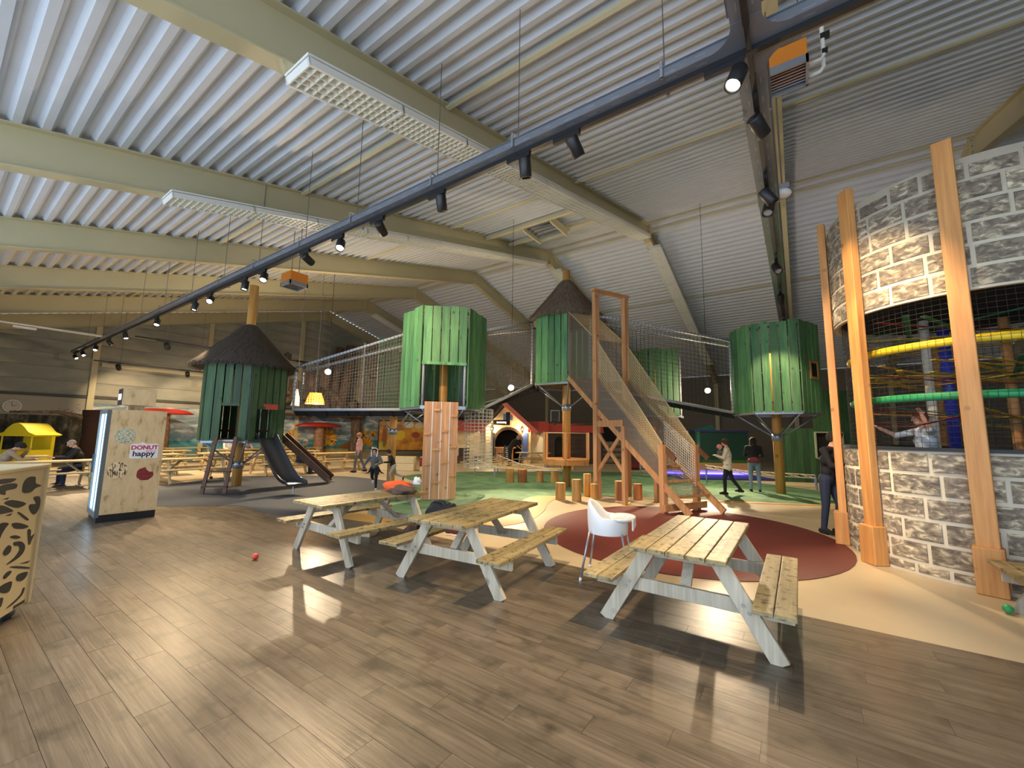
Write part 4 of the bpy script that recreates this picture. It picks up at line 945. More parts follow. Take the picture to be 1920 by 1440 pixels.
for i in range(40):
    a0, a1 = rs.uniform(0, 360), 0; a1 = a0+rs.uniform(110, 230); z = rs.choice((2.0, 2.12, 2.62, 2.74, 3.3, 3.42)); r_ = TR-0.22
    p, q = Vector((r_*math.cos(R(a0)), r_*math.sin(R(a0)), z+rs.uniform(-0.05, 0.05))), Vector((r_*math.cos(R(a1)), r_*math.sin(R(a1)), z+rs.uniform(-0.08, 0.08)))
    m = (p+q)/2-Vector((0, 0, 0.07))
    mb = MB(); mb.bar(p, m, 0.07, 0.006); mb.bar(m, q, 0.07, 0.006); mb.build('webbing', M[rs.choice(('strap_y', 'strap_y', 'strap_r', 'strap_g'))], tw)
MB().tube([(-0.45, 0.35, 0.0), (-0.45, 0.35, 3.9)], 0.06, 10).build('inner_pole', M['net_white'], tw, True)
MB().tube([(0.5, 0.7, 0.0), (0.5, 0.7, 3.9)], 0.06, 10).build('inner_pole', M['post'], tw, True)
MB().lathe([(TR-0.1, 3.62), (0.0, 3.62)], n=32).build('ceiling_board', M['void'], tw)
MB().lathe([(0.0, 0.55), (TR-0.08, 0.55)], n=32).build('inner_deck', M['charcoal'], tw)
# ------------------------------------------------------------------ picnic tables
def picnic(label, x, y, rotz, L=1.80, group='front picnic tables', top='picnic', leg='picnic_leg', n=5, grp_h=0.75):
    r = thing('picnic_table', label, 'picnic table', (x, y, 0), rotz, group)
    w = 0.155
    for i in range(n): MB().box(((i-(n-1)/2)*w-w/2+0.004, -L/2, 0.715), ((i-(n-1)/2)*w+w/2-0.004, L/2, 0.755)).build('top_plank', M[top], r, bevel=0.006)
    for s in (-1, 1):
        for k in (0, 1): MB().box((s*0.68+(k-1)*0.145+0.004, -L/2, 0.415), (s*0.68+k*0.145-0.004, L/2, 0.452)).build('seat_plank', M[top], r, bevel=0.006)
    for e in (-1, 1):
        ye = e*(L/2-0.25)
        for s in (-1, 1): MB().bar((s*0.70, ye-e*0.0, 0.0), (s*0.27, ye, 0.715), 0.042, 0.125, up=(0, 1, 0) if False else (1, 0, 0)).build('leg', M[leg], r, bevel=0.004)
        MB().box((-0.80, ye-e*0.045-0.02, 0.30), (0.80, ye-e*0.045+0.02, 0.415)).build('seat_bearer', M[leg], r, bevel=0.004)
        MB().box((-0.36, ye-e*0.045-0.02, 0.625), (0.36, ye-e*0.045+0.02, 0.715)).build('top_bearer', M[leg], r, bevel=0.004)
        MB().bar((0, ye-e*0.07, 0.36), (0, ye-e*0.45, 0.70), 0.09, 0.04).build('brace', M[leg], r)
        mb = MB()
        for s in (-1, 1):
            for (bx, bz) in ((0.50, 0.335), (0.46, 0.385), (0.62, 0.36)): mb.tube([(s*bx, ye+e*0.02, bz), (s*bx, ye+e*0.033, bz)], 0.013, 8)
        tag(mb.build('bolts', M['bolt'], r), kind='stuff')
    return r
PT = picnic('weathered picnic table beside the white high chair', -0.90, 4.58, 0.0)
def pcopy(label, x, y, rz, group='front picnic tables', src=None):
    t = copy_tree(src or PT); t.location = (x, y, 0); t.rotation_euler = (0, 0, rz); t['label'] = label; t['group'] = group; return t
pcopy('weathered picnic table in the middle with the black bag behind it', -3.38, 4.20, R(6))
pcopy('weathered picnic table with the orange jacket on top', -5.42, 3.98, R(-2))
pcopy('picnic table at the foot of the stone tower', 2.42, 5.86, R(0))
PF = picnic('pale picnic table nearest the foot of the ladder', -16.55, 5.35, 0, L=2.0, group='pale picnic tables at the back', top='picnic_far', leg='picnic_far')
BT = [(-17.0, 8.35, 'pale picnic table behind the grey slide'), (-16.9, 10.75, 'pale picnic table next to the walking person in pink'), (-19.6, 4.9, 'pale picnic table in the second row behind the drinks cabinet'), (-19.7, 7.6, 'pale picnic table in the second row seen under the thatched hut'),
      (-19.7, 10.4, 'pale picnic table in the second row behind the seated man'), (-22.6, 6.1, 'pale picnic table in the third row seen through the ladder'), (-22.6, 9.2, 'pale picnic table in the third row behind the thatched hut'), (-22.6, 12.2, 'pale picnic table in the third row beneath the red mushroom'),
      (-25.6, 8.0, 'pale picnic table furthest back near the painted sea'), (-25.6, 11.2, 'pale picnic table furthest back near the painted flowers'), (-17.35, 2.25, 'picnic table where the two seated people face each other'), (-20.6, 1.6, 'picnic table in shade behind the two seated people')]
for x, y, lb in BT: pcopy(lb, x, y, R(rnd.uniform(-3, 3)), 'pale picnic tables at the back', PF)

# ------------------------------------------------------------------ white high chair
hc = thing('high_chair', 'white plastic high chair with grey metal legs', 'high chair', (-2.0, 5.0, 0), YAW-R(22))
vs = []; fs = []; nA = 28
def seat_ring(rx, ry, z, back, front, lift=0.0):
    out = []
    for k in range(nA):
        a = 2*PI*k/nA; c, s = math.cos(a), math.sin(a); x = rx*c; y = ry*s
        bk = max(0.0, -c-0.25)/0.75
        out.append(Vector((x*(front if c > 0 else back), y, z+lift*bk**0.8)))
    return out
rings = [seat_ring(0.06, 0.07, 0.555, 1, 1), seat_ring(0.13, 0.13, 0.56, 1, 1), seat_ring(0.165, 0.165, 0.60, 1.0, 1.0), seat_ring(0.185, 0.185, 0.70, 1.0, 1.05, 0.08), seat_ring(0.20, 0.20, 0.73, 1.05, 1.1, 0.19), seat_ring(0.225, 0.225, 0.735, 1.05, 1.1, 0.20), seat_ring(0.245, 0.245, 0.62, 1.06, 1.0, 0.16), seat_ring(0.24, 0.24, 0.53, 1.0, 1.0)]
for rg_ in rings: vs += rg_
for i in range(len(rings)-1):
    for k in range(nA): fs.append((i*nA+k, i*nA+(k+1) % nA, (i+1)*nA+(k+1) % nA, (i+1)*nA+k))
fs.append(tuple(range(nA-1, -1, -1)))
sh = MB()._add(vs, fs).build('seat_shell', M['white'], hc, True); sh.modifiers.new('s', 'SUBSURF').render_levels = 1
tr = MB().lathe([(0.0, 0.70), (0.20, 0.70), (0.225, 0.715), (0.225, 0.735), (0.205, 0.73), (0.19, 0.715), (0.0, 0.715)], (0.22, 0, 0), 24).build('tray', M['white'], hc, True); tr.scale = (0.7, 1.05, 1); tr.location = (0.02, 0, 0.0)
MB().box((0.30, -0.15, 0.60), (0.32, 0.15, 0.72)).build('tray_skirt', M['white'], hc, bevel=0.008)
for sx in (-1, 1):
    for sy in (-1, 1):
        l = MB().tube([(sx*0.19, sy*0.19, 0.56), (sx*0.285, sy*0.285, 0.02)], 0.0135, 10).build('leg', M['alu'], hc, True)
        MB().tube([(sx*0.281, sy*0.281, 0.04), (sx*0.288, sy*0.288, 0.0)], 0.017, 10).build('foot_cap', M['white'], l, True)

# ------------------------------------------------------------------ drinks / doughnut fridge
fr = thing('vending_fridge', 'tall plywood clad vending fridge with doughnut stickers and glowing glass door', 'fridge', (-10.86, 2.44, 0), R(-4))
MB().box((-0.44, -0.40, 0.0), (0.44, 0.42, 0.14)).build('plinth', M['black'], fr)
MB().box((0.40, -0.37, 0.14), (0.45, 0.43, 2.05)).build('side_panel', M['fridge_wood'], fr)
MB().box((-0.45, -0.37, 0.14), (-0.40, 0.43, 2.05)).build('side_panel', M['fridge_wood'], fr)
MB().box((-0.40, 0.38, 0.14), (0.40, 0.43, 2.05)).box((-0.40, -0.36, 2.0), (0.40, 0.38, 2.05)).box((-0.40, -0.30, 0.14), (0.40, 0.38, 0.2)).box((-0.4, 0.3, 0.2), (0.4, 0.38, 2.0)).build('cabinet_body', M['fridge_grey'], fr)
dr = MB().box((-0.45, -0.43, 0.10), (-0.41, -0.37, 2.04)).box((0.41, -0.43, 0.10), (0.45, -0.37, 2.04)).box((-0.41, -0.43, 0.10), (0.41, -0.37, 0.2)).box((-0.41, -0.43, 1.97), (0.41, -0.37, 2.04)).build('door_frame', M['fridge_grey'], fr)
MB().box((-0.41, -0.40, 0.2), (0.41, -0.39, 1.97)).build('door_glass', M['fridge_led'], dr)
mb = MB()
for i in range(50): mb.box((0.12, -0.408, 0.24+i*0.034), (0.40, -0.402, 0.252+i*0.034))
tag(mb.build('shelf_bars', M['fridge_glass'], dr), kind='stuff')
MB().box((-0.03, -0.412, 0.2), (0.0, -0.40, 1.97)).build('door_mullion', M['fridge_grey'], dr)
MB().box((-0.40, -0.46, 0.85), (-0.37, -0.43, 1.2)).build('handle', M['black'], dr)
MB().box((-0.02, -0.12, 2.05), (0.2, 0.12, 2.17)).build('sign_neck', M['fridge_wood'], fr)
sb = MB().box((-0.08, -0.24, 2.15), (0.32, 0.26, 2.46)).build('sign_box', M['fridge_wood'], fr)
MB().box((-0.08, -0.246, 2.15), (0.32, -0.238, 2.46)).build('screen_bezel', M['black'], sb)
M['screen'] = emit('screen', (0.9, 0.95, 1.0), 3.0)
MB().box((0.0, -0.252, 2.25), (0.24, -0.246, 2.36)).build('screen', M['screen'], sb)
def text(body, size, mat, parent, loc, rot, ext=0.001, bold=0.0, name='lettering', align='CENTER'):
    c = bpy.data.curves.new(name, 'FONT'); c.body = body; c.size = size; c.extrude = ext; c.align_x = align; c.offset = bold
    c.materials.append(mat); o0 = bpy.data.objects.new(name, c); COL.objects.link(o0)
    me = bpy.data.meshes.new_from_object(o0.evaluated_get(bpy.context.evaluated_depsgraph_get())); bpy.data.objects.remove(o0)
    o = bpy.data.objects.new(name, me); COL.objects.link(o); o.parent = parent; o.location = loc; o.rotation_euler = rot; return o
M['magenta'] = plain('magenta print', srgb(196, 24, 84), 0.5); M['navy'] = plain('navy print', srgb(36, 26, 62), 0.5)
M['white_print'] = plain('white print', srgb(240, 236, 230), 0.5)
pl = MB().oprism([(a*1.25, b*1.25) for a, b in [(-0.155, -0.115), (0.155, -0.115), (0.165, -0.105), (0.165, 0.09), (0.15, 0.105), (0.02, 0.105), (-0.03, 0.13), (-0.08, 0.105), (-0.155, 0.105), (-0.165, 0.09), (-0.165, -0.105)]], (0.45, 0.15, 1.28), (0, 1, 0), (0, 0, 1), (0.003, 0, 0)).build('sticker', M['white_print'], fr)
RT = (PI/2, 0, PI/2)
text('DONUT', 0.108, M['magenta'], pl, (0.4545, 0.15, 1.305), RT, bold=0.0035); text('worry be', 0.040, M['magenta'], pl, (0.4545, 0.245, 1.262), RT); text('happy', 0.138, M['navy'], pl, (0.4545, 0.145, 1.18), RT, bold=0.003)
def donut(y, z, rad, mat, name, bite=None, seed=1):
    rg = random.Random(seed); pts = []; N_ = 40
    for k in range(N_):
        a = 2*PI*k/N_; q = rad*(1+0.05*rg.uniform(-1, 1))
        if bite is not None and abs(((a-bite+PI) % (2*PI))-PI) < 0.55: q *= 0.5+0.25*abs(((a-bite+PI) % (2*PI))-PI)
        pts.append((q*math.cos(a), q*math.sin(a)))
    MB((0.0, 0, 0)).oprism(pts, (0.45, y, z), (0, 1, 0), (0, 0, 1), (0.0025, 0, 0)).build(name, mat, fr)
M['donut_nut'] = ramp_noise('nut topping', [(0.35, srgb(112, 120, 86)), (0.5, srgb(196, 190, 158)), (0.7, srgb(226, 220, 196))], nscale=45, detail=3)
M['donut_stripe'] = ramp_noise('striped icing', [(0.42, srgb(70, 42, 30)), (0.5, srgb(226, 196, 150)), (0.7, srgb(238, 214, 172))], scale=(1, 1, 0.3), nscale=40, detail=2)
M['donut_red'] = ramp_noise('red icing', [(0.35, srgb(92, 22, 22)), (0.6, srgb(150, 52, 46))], nscale=40)
donut(-0.15, 1.56, 0.15, M['donut_nut'], 'sticker', None, 2); donut(-0.20, 0.93, 0.145, M['donut_stripe'], 'sticker', None, 3); donut(0.20, 0.84, 0.125, M['donut_red'], 'sticker', 0.9, 4)

# ------------------------------------------------------------------ cream cabinet with leaf cut-outs
cu, cn = Vector((0.88, -0.475, 0)), Vector((0.475, 0.88, 0)); cp = Vector((-5.99, 0.765, 0))
kc = thing('leaf_cabinet', 'cream wheeled cabinet with dark leaf cut-outs at the edge of the picture', 'cabinet', cp)
def F(u, v, w=0.0): return cu*u+Vector((0, 0, v))+cn*w
def fbox(u0, u1, v0, v1, w0, w1): return MB().obox(F((u0+u1)/2, (v0+v1)/2, (w0+w1)/2), cu*(u1-u0)/2, Vector((0, 0, (v1-v0)/2)), cn*(w1-w0)/2)
fbox(0.03, 1.16, 0.10, 1.31, -0.60, -0.012).build('inner_box', M['charcoal'], kc)
fbox(0.02, 1.17, 0.10, 1.32, -0.012, 0.0).build('front_panel', M['cream_ply'], kc)
fbox(-0.03, 0.02, 0.08, 1.34, -0.62, 0.012).build('corner_post', M['cream_ply'], kc, bevel=0.01); fbox(1.17, 1.22, 0.08, 1.34, -0.62, 0.012).build('corner_post', M['cream_ply'], kc, bevel=0.01)
fbox(-0.03, 1.22, 1.32, 1.36, -0.62, 0.012).build('top_board', M['cream_ply'], kc, bevel=0.01)
LEAVES = [[(0.707,1.28),(0.587,1.279),(0.474,1.265),(0.541,1.241),(0.699,1.245)],[(0.688,1.223),(0.588,1.235),(0.457,1.222),(0.462,1.182),(0.591,1.179),(0.592,1.146),(0.674,1.168)],[(0.3,1.259),(0.183,1.252),(0.163,1.194),(0.059,1.16),(0.155,1.147),(0.222,1.119),(0.347,1.134),(0.358,1.212)],
 [(0.627,1.113),(0.531,1.118),(0.554,1.102)],[(0.592,1.079),(0.488,1.089),(0.27,1.029),(0.363,1.006),(0.472,1.029)],[(0.649,1.066),(0.557,1.045),(0.443,0.989),(0.561,0.991),(0.632,0.999)],[(0.165,1.064),(0.06,1.056),(0.038,0.959),(0.106,0.9),(0.201,0.962),(0.207,1.008),(0.105,1.0)],
 [(0.547,0.97),(0.449,0.975),(0.482,0.959)],[(0.382,0.969),(0.33,0.954),(0.193,0.877),(0.218,0.87),(0.312,0.922)],[(0.61,0.912),(0.484,0.896),(0.519,0.862),(0.554,0.825),(0.579,0.788)],[(0.435,0.883),(0.327,0.868),(0.175,0.809),(0.251,0.804),(0.385,0.834)],
 [(0.179,0.778),(0.127,0.764),(0.112,0.707),(0.058,0.719),(0.083,0.676),(0.113,0.63),(0.143,0.666)],[(0.438,0.773),(0.359,0.77),(0.272,0.733),(0.35,0.737)],[(0.367,0.712),(0.263,0.696),(0.19,0.648),(0.186,0.595),(0.246,0.558),(0.356,0.542),(0.43,0.544),(0.327,0.574),(0.264,0.625),(0.294,0.667),(0.351,0.681)],
 [(0.498,0.662),(0.444,0.705),(0.392,0.679),(0.399,0.637),(0.459,0.625)],[(0.23,0.497),(0.063,0.48),(0.101,0.467)],[(0.375,0.509),(0.267,0.487),(0.068,0.422),(0.069,0.408),(0.282,0.474)],[(0.442,0.452),(0.394,0.476),(0.336,0.465),(0.349,0.441),(0.417,0.423)],
 [(0.244,0.364),(0.226,0.404),(0.079,0.384),(0.098,0.337),(0.167,0.329)],[(0.475,0.376),(0.37,0.381),(0.301,0.363),(0.32,0.294),(0.404,0.305),(0.466,0.342)],[(0.116,0.25),(0.084,0.245),(0.11,0.19),(0.238,0.155),(0.334,0.156),(0.207,0.183),(0.136,0.21)],[(0.448,0.272),(0.397,0.263),(0.405,0.203),(0.431,0.204)]]
for lf in LEAVES:
    for sh_ in (0.0, 0.62):
        q = [(u+sh_ if not sh_ else 1.22-u+0.02, v) for u, v in lf]
        if sh_ and not all(0.70 < u < 1.13 for u, v in q): continue
        q = [(min(max(u, 0.04), 1.14), v) for u, v in q]
        MB().oprism([(a, b) for a, b in smooth_poly(q, 3)] if len(q) > 3 else q, (0, 0, 0), cu, (0, 0, 1), cn*0.002).build('leaf_cutout', M['charcoal'], kc)
for u in (0.10, 1.1):
    for w in (-0.08, -0.52):
        c = F(u, 0.05, w); wh = MB().tube([c-cu*0.02, c+cu*0.02], 0.05, 14).build('caster_wheel', M['grey_metal'], kc, True)
        MB().obox(c+Vector((0, 0, 0.045)), cu*0.03, cn*0.03, (0, 0, 0.012)).build('caster_fork', M['grey_metal'], wh)
fbox(0.06, 0.22, 0.11, 0.135, 0.0, 0.004).build('name_plate', M['black'], kc)

# ------------------------------------------------------------------ things on and under the front tables
def blob(name, label, cat, c, r, mat, seed, parent=None, rough=0.35, n=28, m=16, flat=True):
    rg = Vector((seed*3.1, seed*1.7, 0)); vs = []; fs = []
    for j in range(m+1):
        t = PI*j/m
        for i in range(n):
            a = 2*PI*i/n; u = Vector((math.sin(t)*math.cos(a), math.sin(t)*math.sin(a), math.cos(t)))
            k = 1+rough*noise.noise(u*1.6+rg)+rough*0.5*noise.noise(u*4+rg)
            p = Vector((u.x*r[0]*k, u.y*r[1]*k, u.z*r[2]*k))
            if flat and p.z < -r[2]*0.45: p.z = -r[2]*0.45
            vs.append(p+Vector((0, 0, r[2]*0.45)))
    for j in range(m):
        for i in range(n): fs.append((j*n+i, (j+1)*n+i, (j+1)*n+(i+1) % n, j*n+(i+1) % n))
    o = MB()._add(vs, fs).build(name, M[mat], parent, True, loc=c)
    if parent is None: tag(o, label, cat)
    return o
TT = 0.757
blob('jacket', 'crumpled orange jacket lying on the far picnic table', 'jacket', (-5.42, 4.58, TT+0.02), (0.26, 0.17, 0.10), 'orange_cloth', 1)
blob('jacket', 'dark brown garment bundled against the orange jacket', 'jacket', (-5.20, 4.50, TT), (0.24, 0.16, 0.08), 'brown_cloth', 2)
blob('soft_toy', 'small pale fluffy soft toy on top of the bundled garments', 'soft toy', (-5.10, 4.70, TT+0.12), (0.07, 0.06, 0.08), 'fur', 3)
bg = thing('sports_bag', 'black sports bag on the bench beside the middle table', 'bag', (-4.20, 4.35, 0.452))
blob('bag_body', '', '', (0, 0, 0), (0.28, 0.17, 0.22), 'black_cloth', 4, bg, 0.18)
MB().tube([(-0.14, -0.05, 0.22), (-0.08, -0.06, 0.30), (0.06, -0.06, 0.30), (0.14, -0.05, 0.22)], 0.014, 6).build('handle', M['black'], bg, True)
MB().bar((-0.2, 0.0, 0.285), (0.2, 0.0, 0.285), 0.012, 0.008).build('zip', M['grey_metal'], bg)
def shoe(x, y, rz, mat, label, grp='shoes under the middle table'):
    t = thing('shoe', label, 'shoe', (x, y, 0.004), rz, grp)
    MB().oprism([(-0.09, 0), (0.09, 0), (0.1, 0.025), (-0.09, 0.025)], (0, -0.032, 0), (1, 0, 0), (0, 0, 1), (0, 0.064, 0)).build('sole', M['white'], t)
    blob('upper', '', '', (0, 0, 0.022), (0.092, 0.034, 0.055), mat, x, t, 0.1, 16, 10)
    MB().box((-0.02, -0.02, 0.068), (0.03, 0.02, 0.074)).build('laces', M['white'], t)
M['maroon'] = plain('maroon canvas', srgb(92, 34, 44), 0.8)
shoe(-4.93, 5.34, R(215), 'maroon', 'left of the two small maroon shoes under the middle table'); shoe(-4.80, 5.37, R(215), 'maroon', 'right of the two small maroon shoes under the middle table')
blob('backpack', 'brown bag on the floor under the far picnic table', 'bag', (-4.98, 4.55, 0.0), (0.14, 0.12, 0.24), 'brown_cloth', 7)
bx = thing('shoe_box', 'small open cream box under the far picnic table', 'box', (-6.0, 4.42, 0.005), R(20))
MB().box((-0.16, -0.1, 0), (0.16, 0.1, 0.01)).box((-0.16, -0.1, 0), (0.16, -0.09, 0.1)).box((-0.16, 0.09, 0), (0.16, 0.1, 0.1)).box((-0.16, -0.09, 0), (-0.15, 0.09, 0.1)).box((0.15, -0.09, 0), (0.16, 0.09, 0.1)).build('tray', M['cream_ply'], bx)
MB().obox((0, 0.16, 0.06), (0.16, 0, 0), (0, 0.07, 0.05), (0, -0.003, 0.004)).build('lid', M['cream_ply'], bx)
for x, y, r_, m_, lb in ((-6.02, 2.75, 0.04, 'ball_r', 'small red ball on the plank floor'), (1.63, 6.44, 0.042, 'ball_g', 'small green ball by the tower table leg'), (-3.55, 10.28, 0.04, 'ball_y', 'small yellow ball behind the red floor circle'), (-16.65, 5.95, 0.05, 'blackp', 'small dark ball at the foot of the ladder'), (-16.2, 8.35, 0.05, 'blackp', 'small dark ball beneath the table behind the slide')):
    tag(MB((x, y, r_+0.006)).ell((x, y, r_+0.006), (r_,)*3, 18, 12).build('ball', M[m_], None, True), lb, 'ball', 'play balls on the floor')
# ------------------------------------------------------------------ cafe house
cf = thing('cafe_house', 'cream cafe house front with arched bar hatch, red gable and awning', 'cafe', (-13.9, 19.7, 0), YAW)
def wallpoly(name, pts, mat, parent, y0=0.0, t=0.12): return MB().oprism(pts, (0, y0, 0), (1, 0, 0), (0, 0, 1), (0, t, 0)).build(name, M[mat], parent)
arch = [(0.78*math.cos(PI*k/14), 1.30+0.68*math.sin(PI*k/14)) for k in range(15)]
wallpoly('gable_wall', [(-1.3, 0.0), (-0.78, 0.0)] + arch[::-1] + [(0.78, 0.0), (1.3, 0.0), (1.3, 1.95), (-0.2, 3.3), (-1.35, 2.0)], 'plaster', cf)
mb = MB()
for k in range(14):
    a, b = arch[k], arch[k+1]; mb.bar((a[0], -0.04, a[1]+0.03), (b[0], -0.04, b[1]+0.03), 0.12, 0.16, up=(0, 0, 1))
mb.build('arch_trim', M['dark_wood'], cf)
MB().bar((-0.3, -0.12, 3.48), (1.62, -0.12, 1.78), 0.5, 0.24).build('barge_board', M['pink_roof'], cf)
MB().bar((-0.3, -0.06, 3.42), (-1.62, -0.06, 1.85), 0.3, 0.12).build('barge_board', M['dark_wood'], cf)
MB().box((-0.78, 0.9, 0), (0.78, 1.0, 2.0)).build('bar_back', M['void'], cf)
MB().box((-0.78, 0.12, 1.98), (0.78, 1.0, 2.02)).box((-0.82, 0.12, 0), (-0.78, 1.0, 2.0)).box((0.78, 0.12, 0), (0.82, 1.0, 2.0)).build('bar_lining', M['void'], cf)
MB().box((-0.74, 0.10, 0.0), (0.3, 0.4, 0.86)).build('counter', M['frame_wood'], cf)
MB().box((-0.78, 0.02, 0.86), (0.45, 0.45, 0.92)).build('counter_top', M['post'], cf)
MB().box((-1.02, -0.06, 0), (-0.80, 0.0, 1.75)).build('dark_door', M['black'], cf)
MB().oprism([(0.8, 0.4), (1.1, 0.4), (1.12, 1.78), (0.92, 1.78), (0.8, 1.45)], (0, -0.05, 0), (1, 0, 0), (0, 0, 1), (0, 0.05, 0)).build('blue_shutter', M['blue_paint'], cf)
MB().box((-0.32, -0.03, 2.48), (-0.18, 0.0, 2.86)).build('blue_shutter', M['blue_paint'], cf); MB().box((0.10, -0.03, 2.48), (0.24, 0.0, 2.78)).build('blue_shutter', M['blue_paint'], cf)
MB().box((-0.16, -0.02, 2.48), (0.08, 0.0, 2.95)).build('gable_window', M['void'], cf)
sg = MB().box((-0.86, -0.22, 2.22), (0.04, -0.18, 2.46)).build('sign_board', M['void'], cf)
MB().box((-0.9, -0.21, 2.46), (0.08, -0.17, 2.49)).box((-0.9, -0.21, 2.19), (0.08, -0.17, 2.22)).box((-0.9, -0.21, 2.22), (-0.86, -0.17, 2.46)).box((0.04, -0.21, 2.22), (0.08, -0.17, 2.46)).build('sign_rim', M['dark_wood'], sg)
M['sign_white'] = emit('sign lettering', (1, 0.95, 0.85), 1.5)
text('BAKKERIJ', 0.135, M['sign_white'], sg, (-0.41, -0.223, 2.295), (PI/2, 0, 0), bold=0.003)
MB().bar((-0.7, -0.2, 2.75), (-0.7, 0.0, 2.75), 0.04, 0.04).build('sign_bracket', M['dark_wood'], cf)
for s, x in enumerate((-0.96, 0.80)):
    l = MB().lathe([(0.03, -0.1), (0.07, 0.02), (0.075, 0.1), (0.0, 0.2)], (x, -0.14, 1.92), 8).build('wall_lantern', M['black'], cf)
    MB().ell((x, -0.14, 1.96), (0.065, 0.065, 0.075), 10, 6).build('bulb', emit('lantern glow %d' % s, (1.0, 0.72, 0.36), 14), l)
    pl_ = bpy.data.lights.new('lantern_light', 'POINT'); pl_.energy = 70; pl_.color = (1, 0.7, 0.38); pl_.shadow_soft_size = 0.07
    po = bpy.data.objects.new('lantern_light', pl_); COL.objects.link(po); po.parent = cf; po.location = (x, -0.26, 1.96)
wallpoly('wing_wall', [(-3.4, 0), (-1.3, 0), (-1.3, 2.0), (-3.4, 2.0)], 'plaster', cf, 0.25)
wallpoly('wing_wall', [(1.3, 0), (2.3, 0), (2.3, 2.0), (1.3, 2.0)], 'plaster', cf, 0.25)
wallpoly('wing_wall', [(2.3, 0), (5.6, 0), (5.6, 2.4), (2.3, 2.2)], 'dark_wood', cf, 0.5)
def awning(x0, x1, zt, zb, y0, y1, scal=True):
    a = MB()._add([(x0, y0, zb), (x1, y0, zb), (x1, y1, zt), (x0, y1, zt), (x0, y0, zb-0.02), (x1, y0, zb-0.02), (x1, y1, zt-0.05), (x0, y1, zt-0.05)], [(0, 1, 2, 3), (7, 6, 5, 4), (0, 4, 5, 1), (1, 5, 6, 2), (3, 2, 6, 7), (0, 3, 7, 4)]).build('awning', M['red_roof'], cf)
    if scal:
        mb = MB(); n_ = max(4, int((x1-x0)/0.14))
        for k in range(n_):
            c = x0+(k+0.5)*(x1-x0)/n_; w = (x1-x0)/n_/2; mb.oprism([(c-w, 0), (c-w*0.8, -0.06), (c-w*0.3, -0.09), (c+w*0.3, -0.09), (c+w*0.8, -0.06), (c+w, 0)], (0, y0, zb), (1, 0, 0), (0, 0, 1), (0, 0.01, 0))
        mb.build('scallops', M['red_roof'], a)
awning(-3.4, -1.3, 2.42, 1.85, -0.35, 0.3, False); awning(1.12, 2.35, 2.45, 1.88, -0.35, 0.3); awning(2.35, 5.6, 2.35, 1.85, 0.1, 0.6, False)
MB().oprism([(1.5, 0.6), (2.2, 0.5), (2.2, 1.8), (1.95, 1.8)], (0, 0.235, 0), (1, 0, 0), (0, 0, 1), (0, 0.01, 0)).build('plaster_patch', plain('pale plaster', srgb(240, 232, 206), 0.8), cf)
for (x0, x1) in ((2.75, 3.3),):
    pts = [(x0, 0.4), (x1, 0.4), (x1, 1.3)] + [((x0+x1)/2+(x1-x0)/2*math.cos(PI*k/8), 1.3+0.28*math.sin(PI*k/8)) for k in range(1, 8)] + [(x0, 1.3)]
    wallpoly('arched_niche', pts, 'void', cf, 0.46, 0.05)
# chalk board, stool, chairs, speaker by the cafe
ab = thing('chalk_board', 'leaning chalk menu board on legs in front of the cafe hatch', 'menu board', (-13.35, 18.85, 0), YAW)
MB().obox((0, 0.0, 0.62), (0.2, 0, 0), (0.0, 0.08, 0.4), (0, 0.012, -0.002)).build('board', M['black'], ab)
for s in (-1, 1): MB().bar((s*0.26, -0.08, 0.0), (s*0.17, 0.1, 1.08), 0.03, 0.03).build('leg', M['dark_wood'], ab); MB().bar((s*0.22, 0.35, 0.0), (s*0.15, 0.12, 1.05), 0.03, 0.03).build('leg', M['dark_wood'], ab)
for k in range(6):
    z = 0.35+k*0.11; MB().obox((rnd.uniform(-0.03, 0.03), -0.015+(z-0.62)*0.2-0.006, z), (rnd.uniform(0.06, 0.13), 0, 0), (0, 0.003, 0.018), (0, 0.001, 0)).build('chalk_line', M['white_print'], ab)
bs = thing('bar_stool', 'dark bar stool under the cafe hatch', 'bar stool', (-14.05, 19.15, 0), YAW)
MB().lathe([(0.0, 0.55), (0.16, 0.55), (0.16, 0.59), (0.0, 0.59)], n=14).build('seat', M['dark_wood'], bs)
for k in range(4): MB().tube([(0.12*math.cos(PI/4+k*PI/2), 0.12*math.sin(PI/4+k*PI/2), 0.55), (0.19*math.cos(PI/4+k*PI/2), 0.19*math.sin(PI/4+k*PI/2), 0)], 0.016, 6).build('leg', M['dark_wood'], bs)
for k, (x, y) in enumerate(((-15.75, 17.9), (-14.95, 18.3))):
    ch = thing('low_chair', ['dark rattan low chair with high back by the cafe wing', 'dark rattan low seat beside the high backed chair'][k], 'chair', (x, y, 0), YAW, 'rattan seats by the cafe')
    MB().box((-0.3, -0.3, 0.12), (0.3, 0.3, 0.42)).build('seat', M['dark_wood'], ch, bevel=0.02)
    if k == 0: MB().box((-0.3, 0.2, 0.42), (0.3, 0.3, 0.85)).build('backrest', M['dark_wood'], ch, bevel=0.02)
    for sx in (-0.25, 0.25):
        for sy in (-0.25, 0.25): MB().box((sx-0.03, sy-0.03, 0), (sx+0.03, sy+0.03, 0.12)).build('leg', M['dark_wood'], ch)
sp = thing('loudspeaker', 'black loudspeaker with round cone on the cafe roof', 'loudspeaker', (-10.95, 19.9, 2.40), YAW)
MB().box((-0.22, -0.15, 0), (0.22, 0.2, 0.6)).build('cabinet', M['blackp'], sp, bevel=0.01)
c_ = MB().lathe([(0.0, 0.0), (0.13, 0.03), (0.17, 0.0)], n=18).build('cone', M['charcoal'], sp, True); c_.location = (0, -0.155, 0.36); c_.rotation_euler = (PI/2, 0, 0)
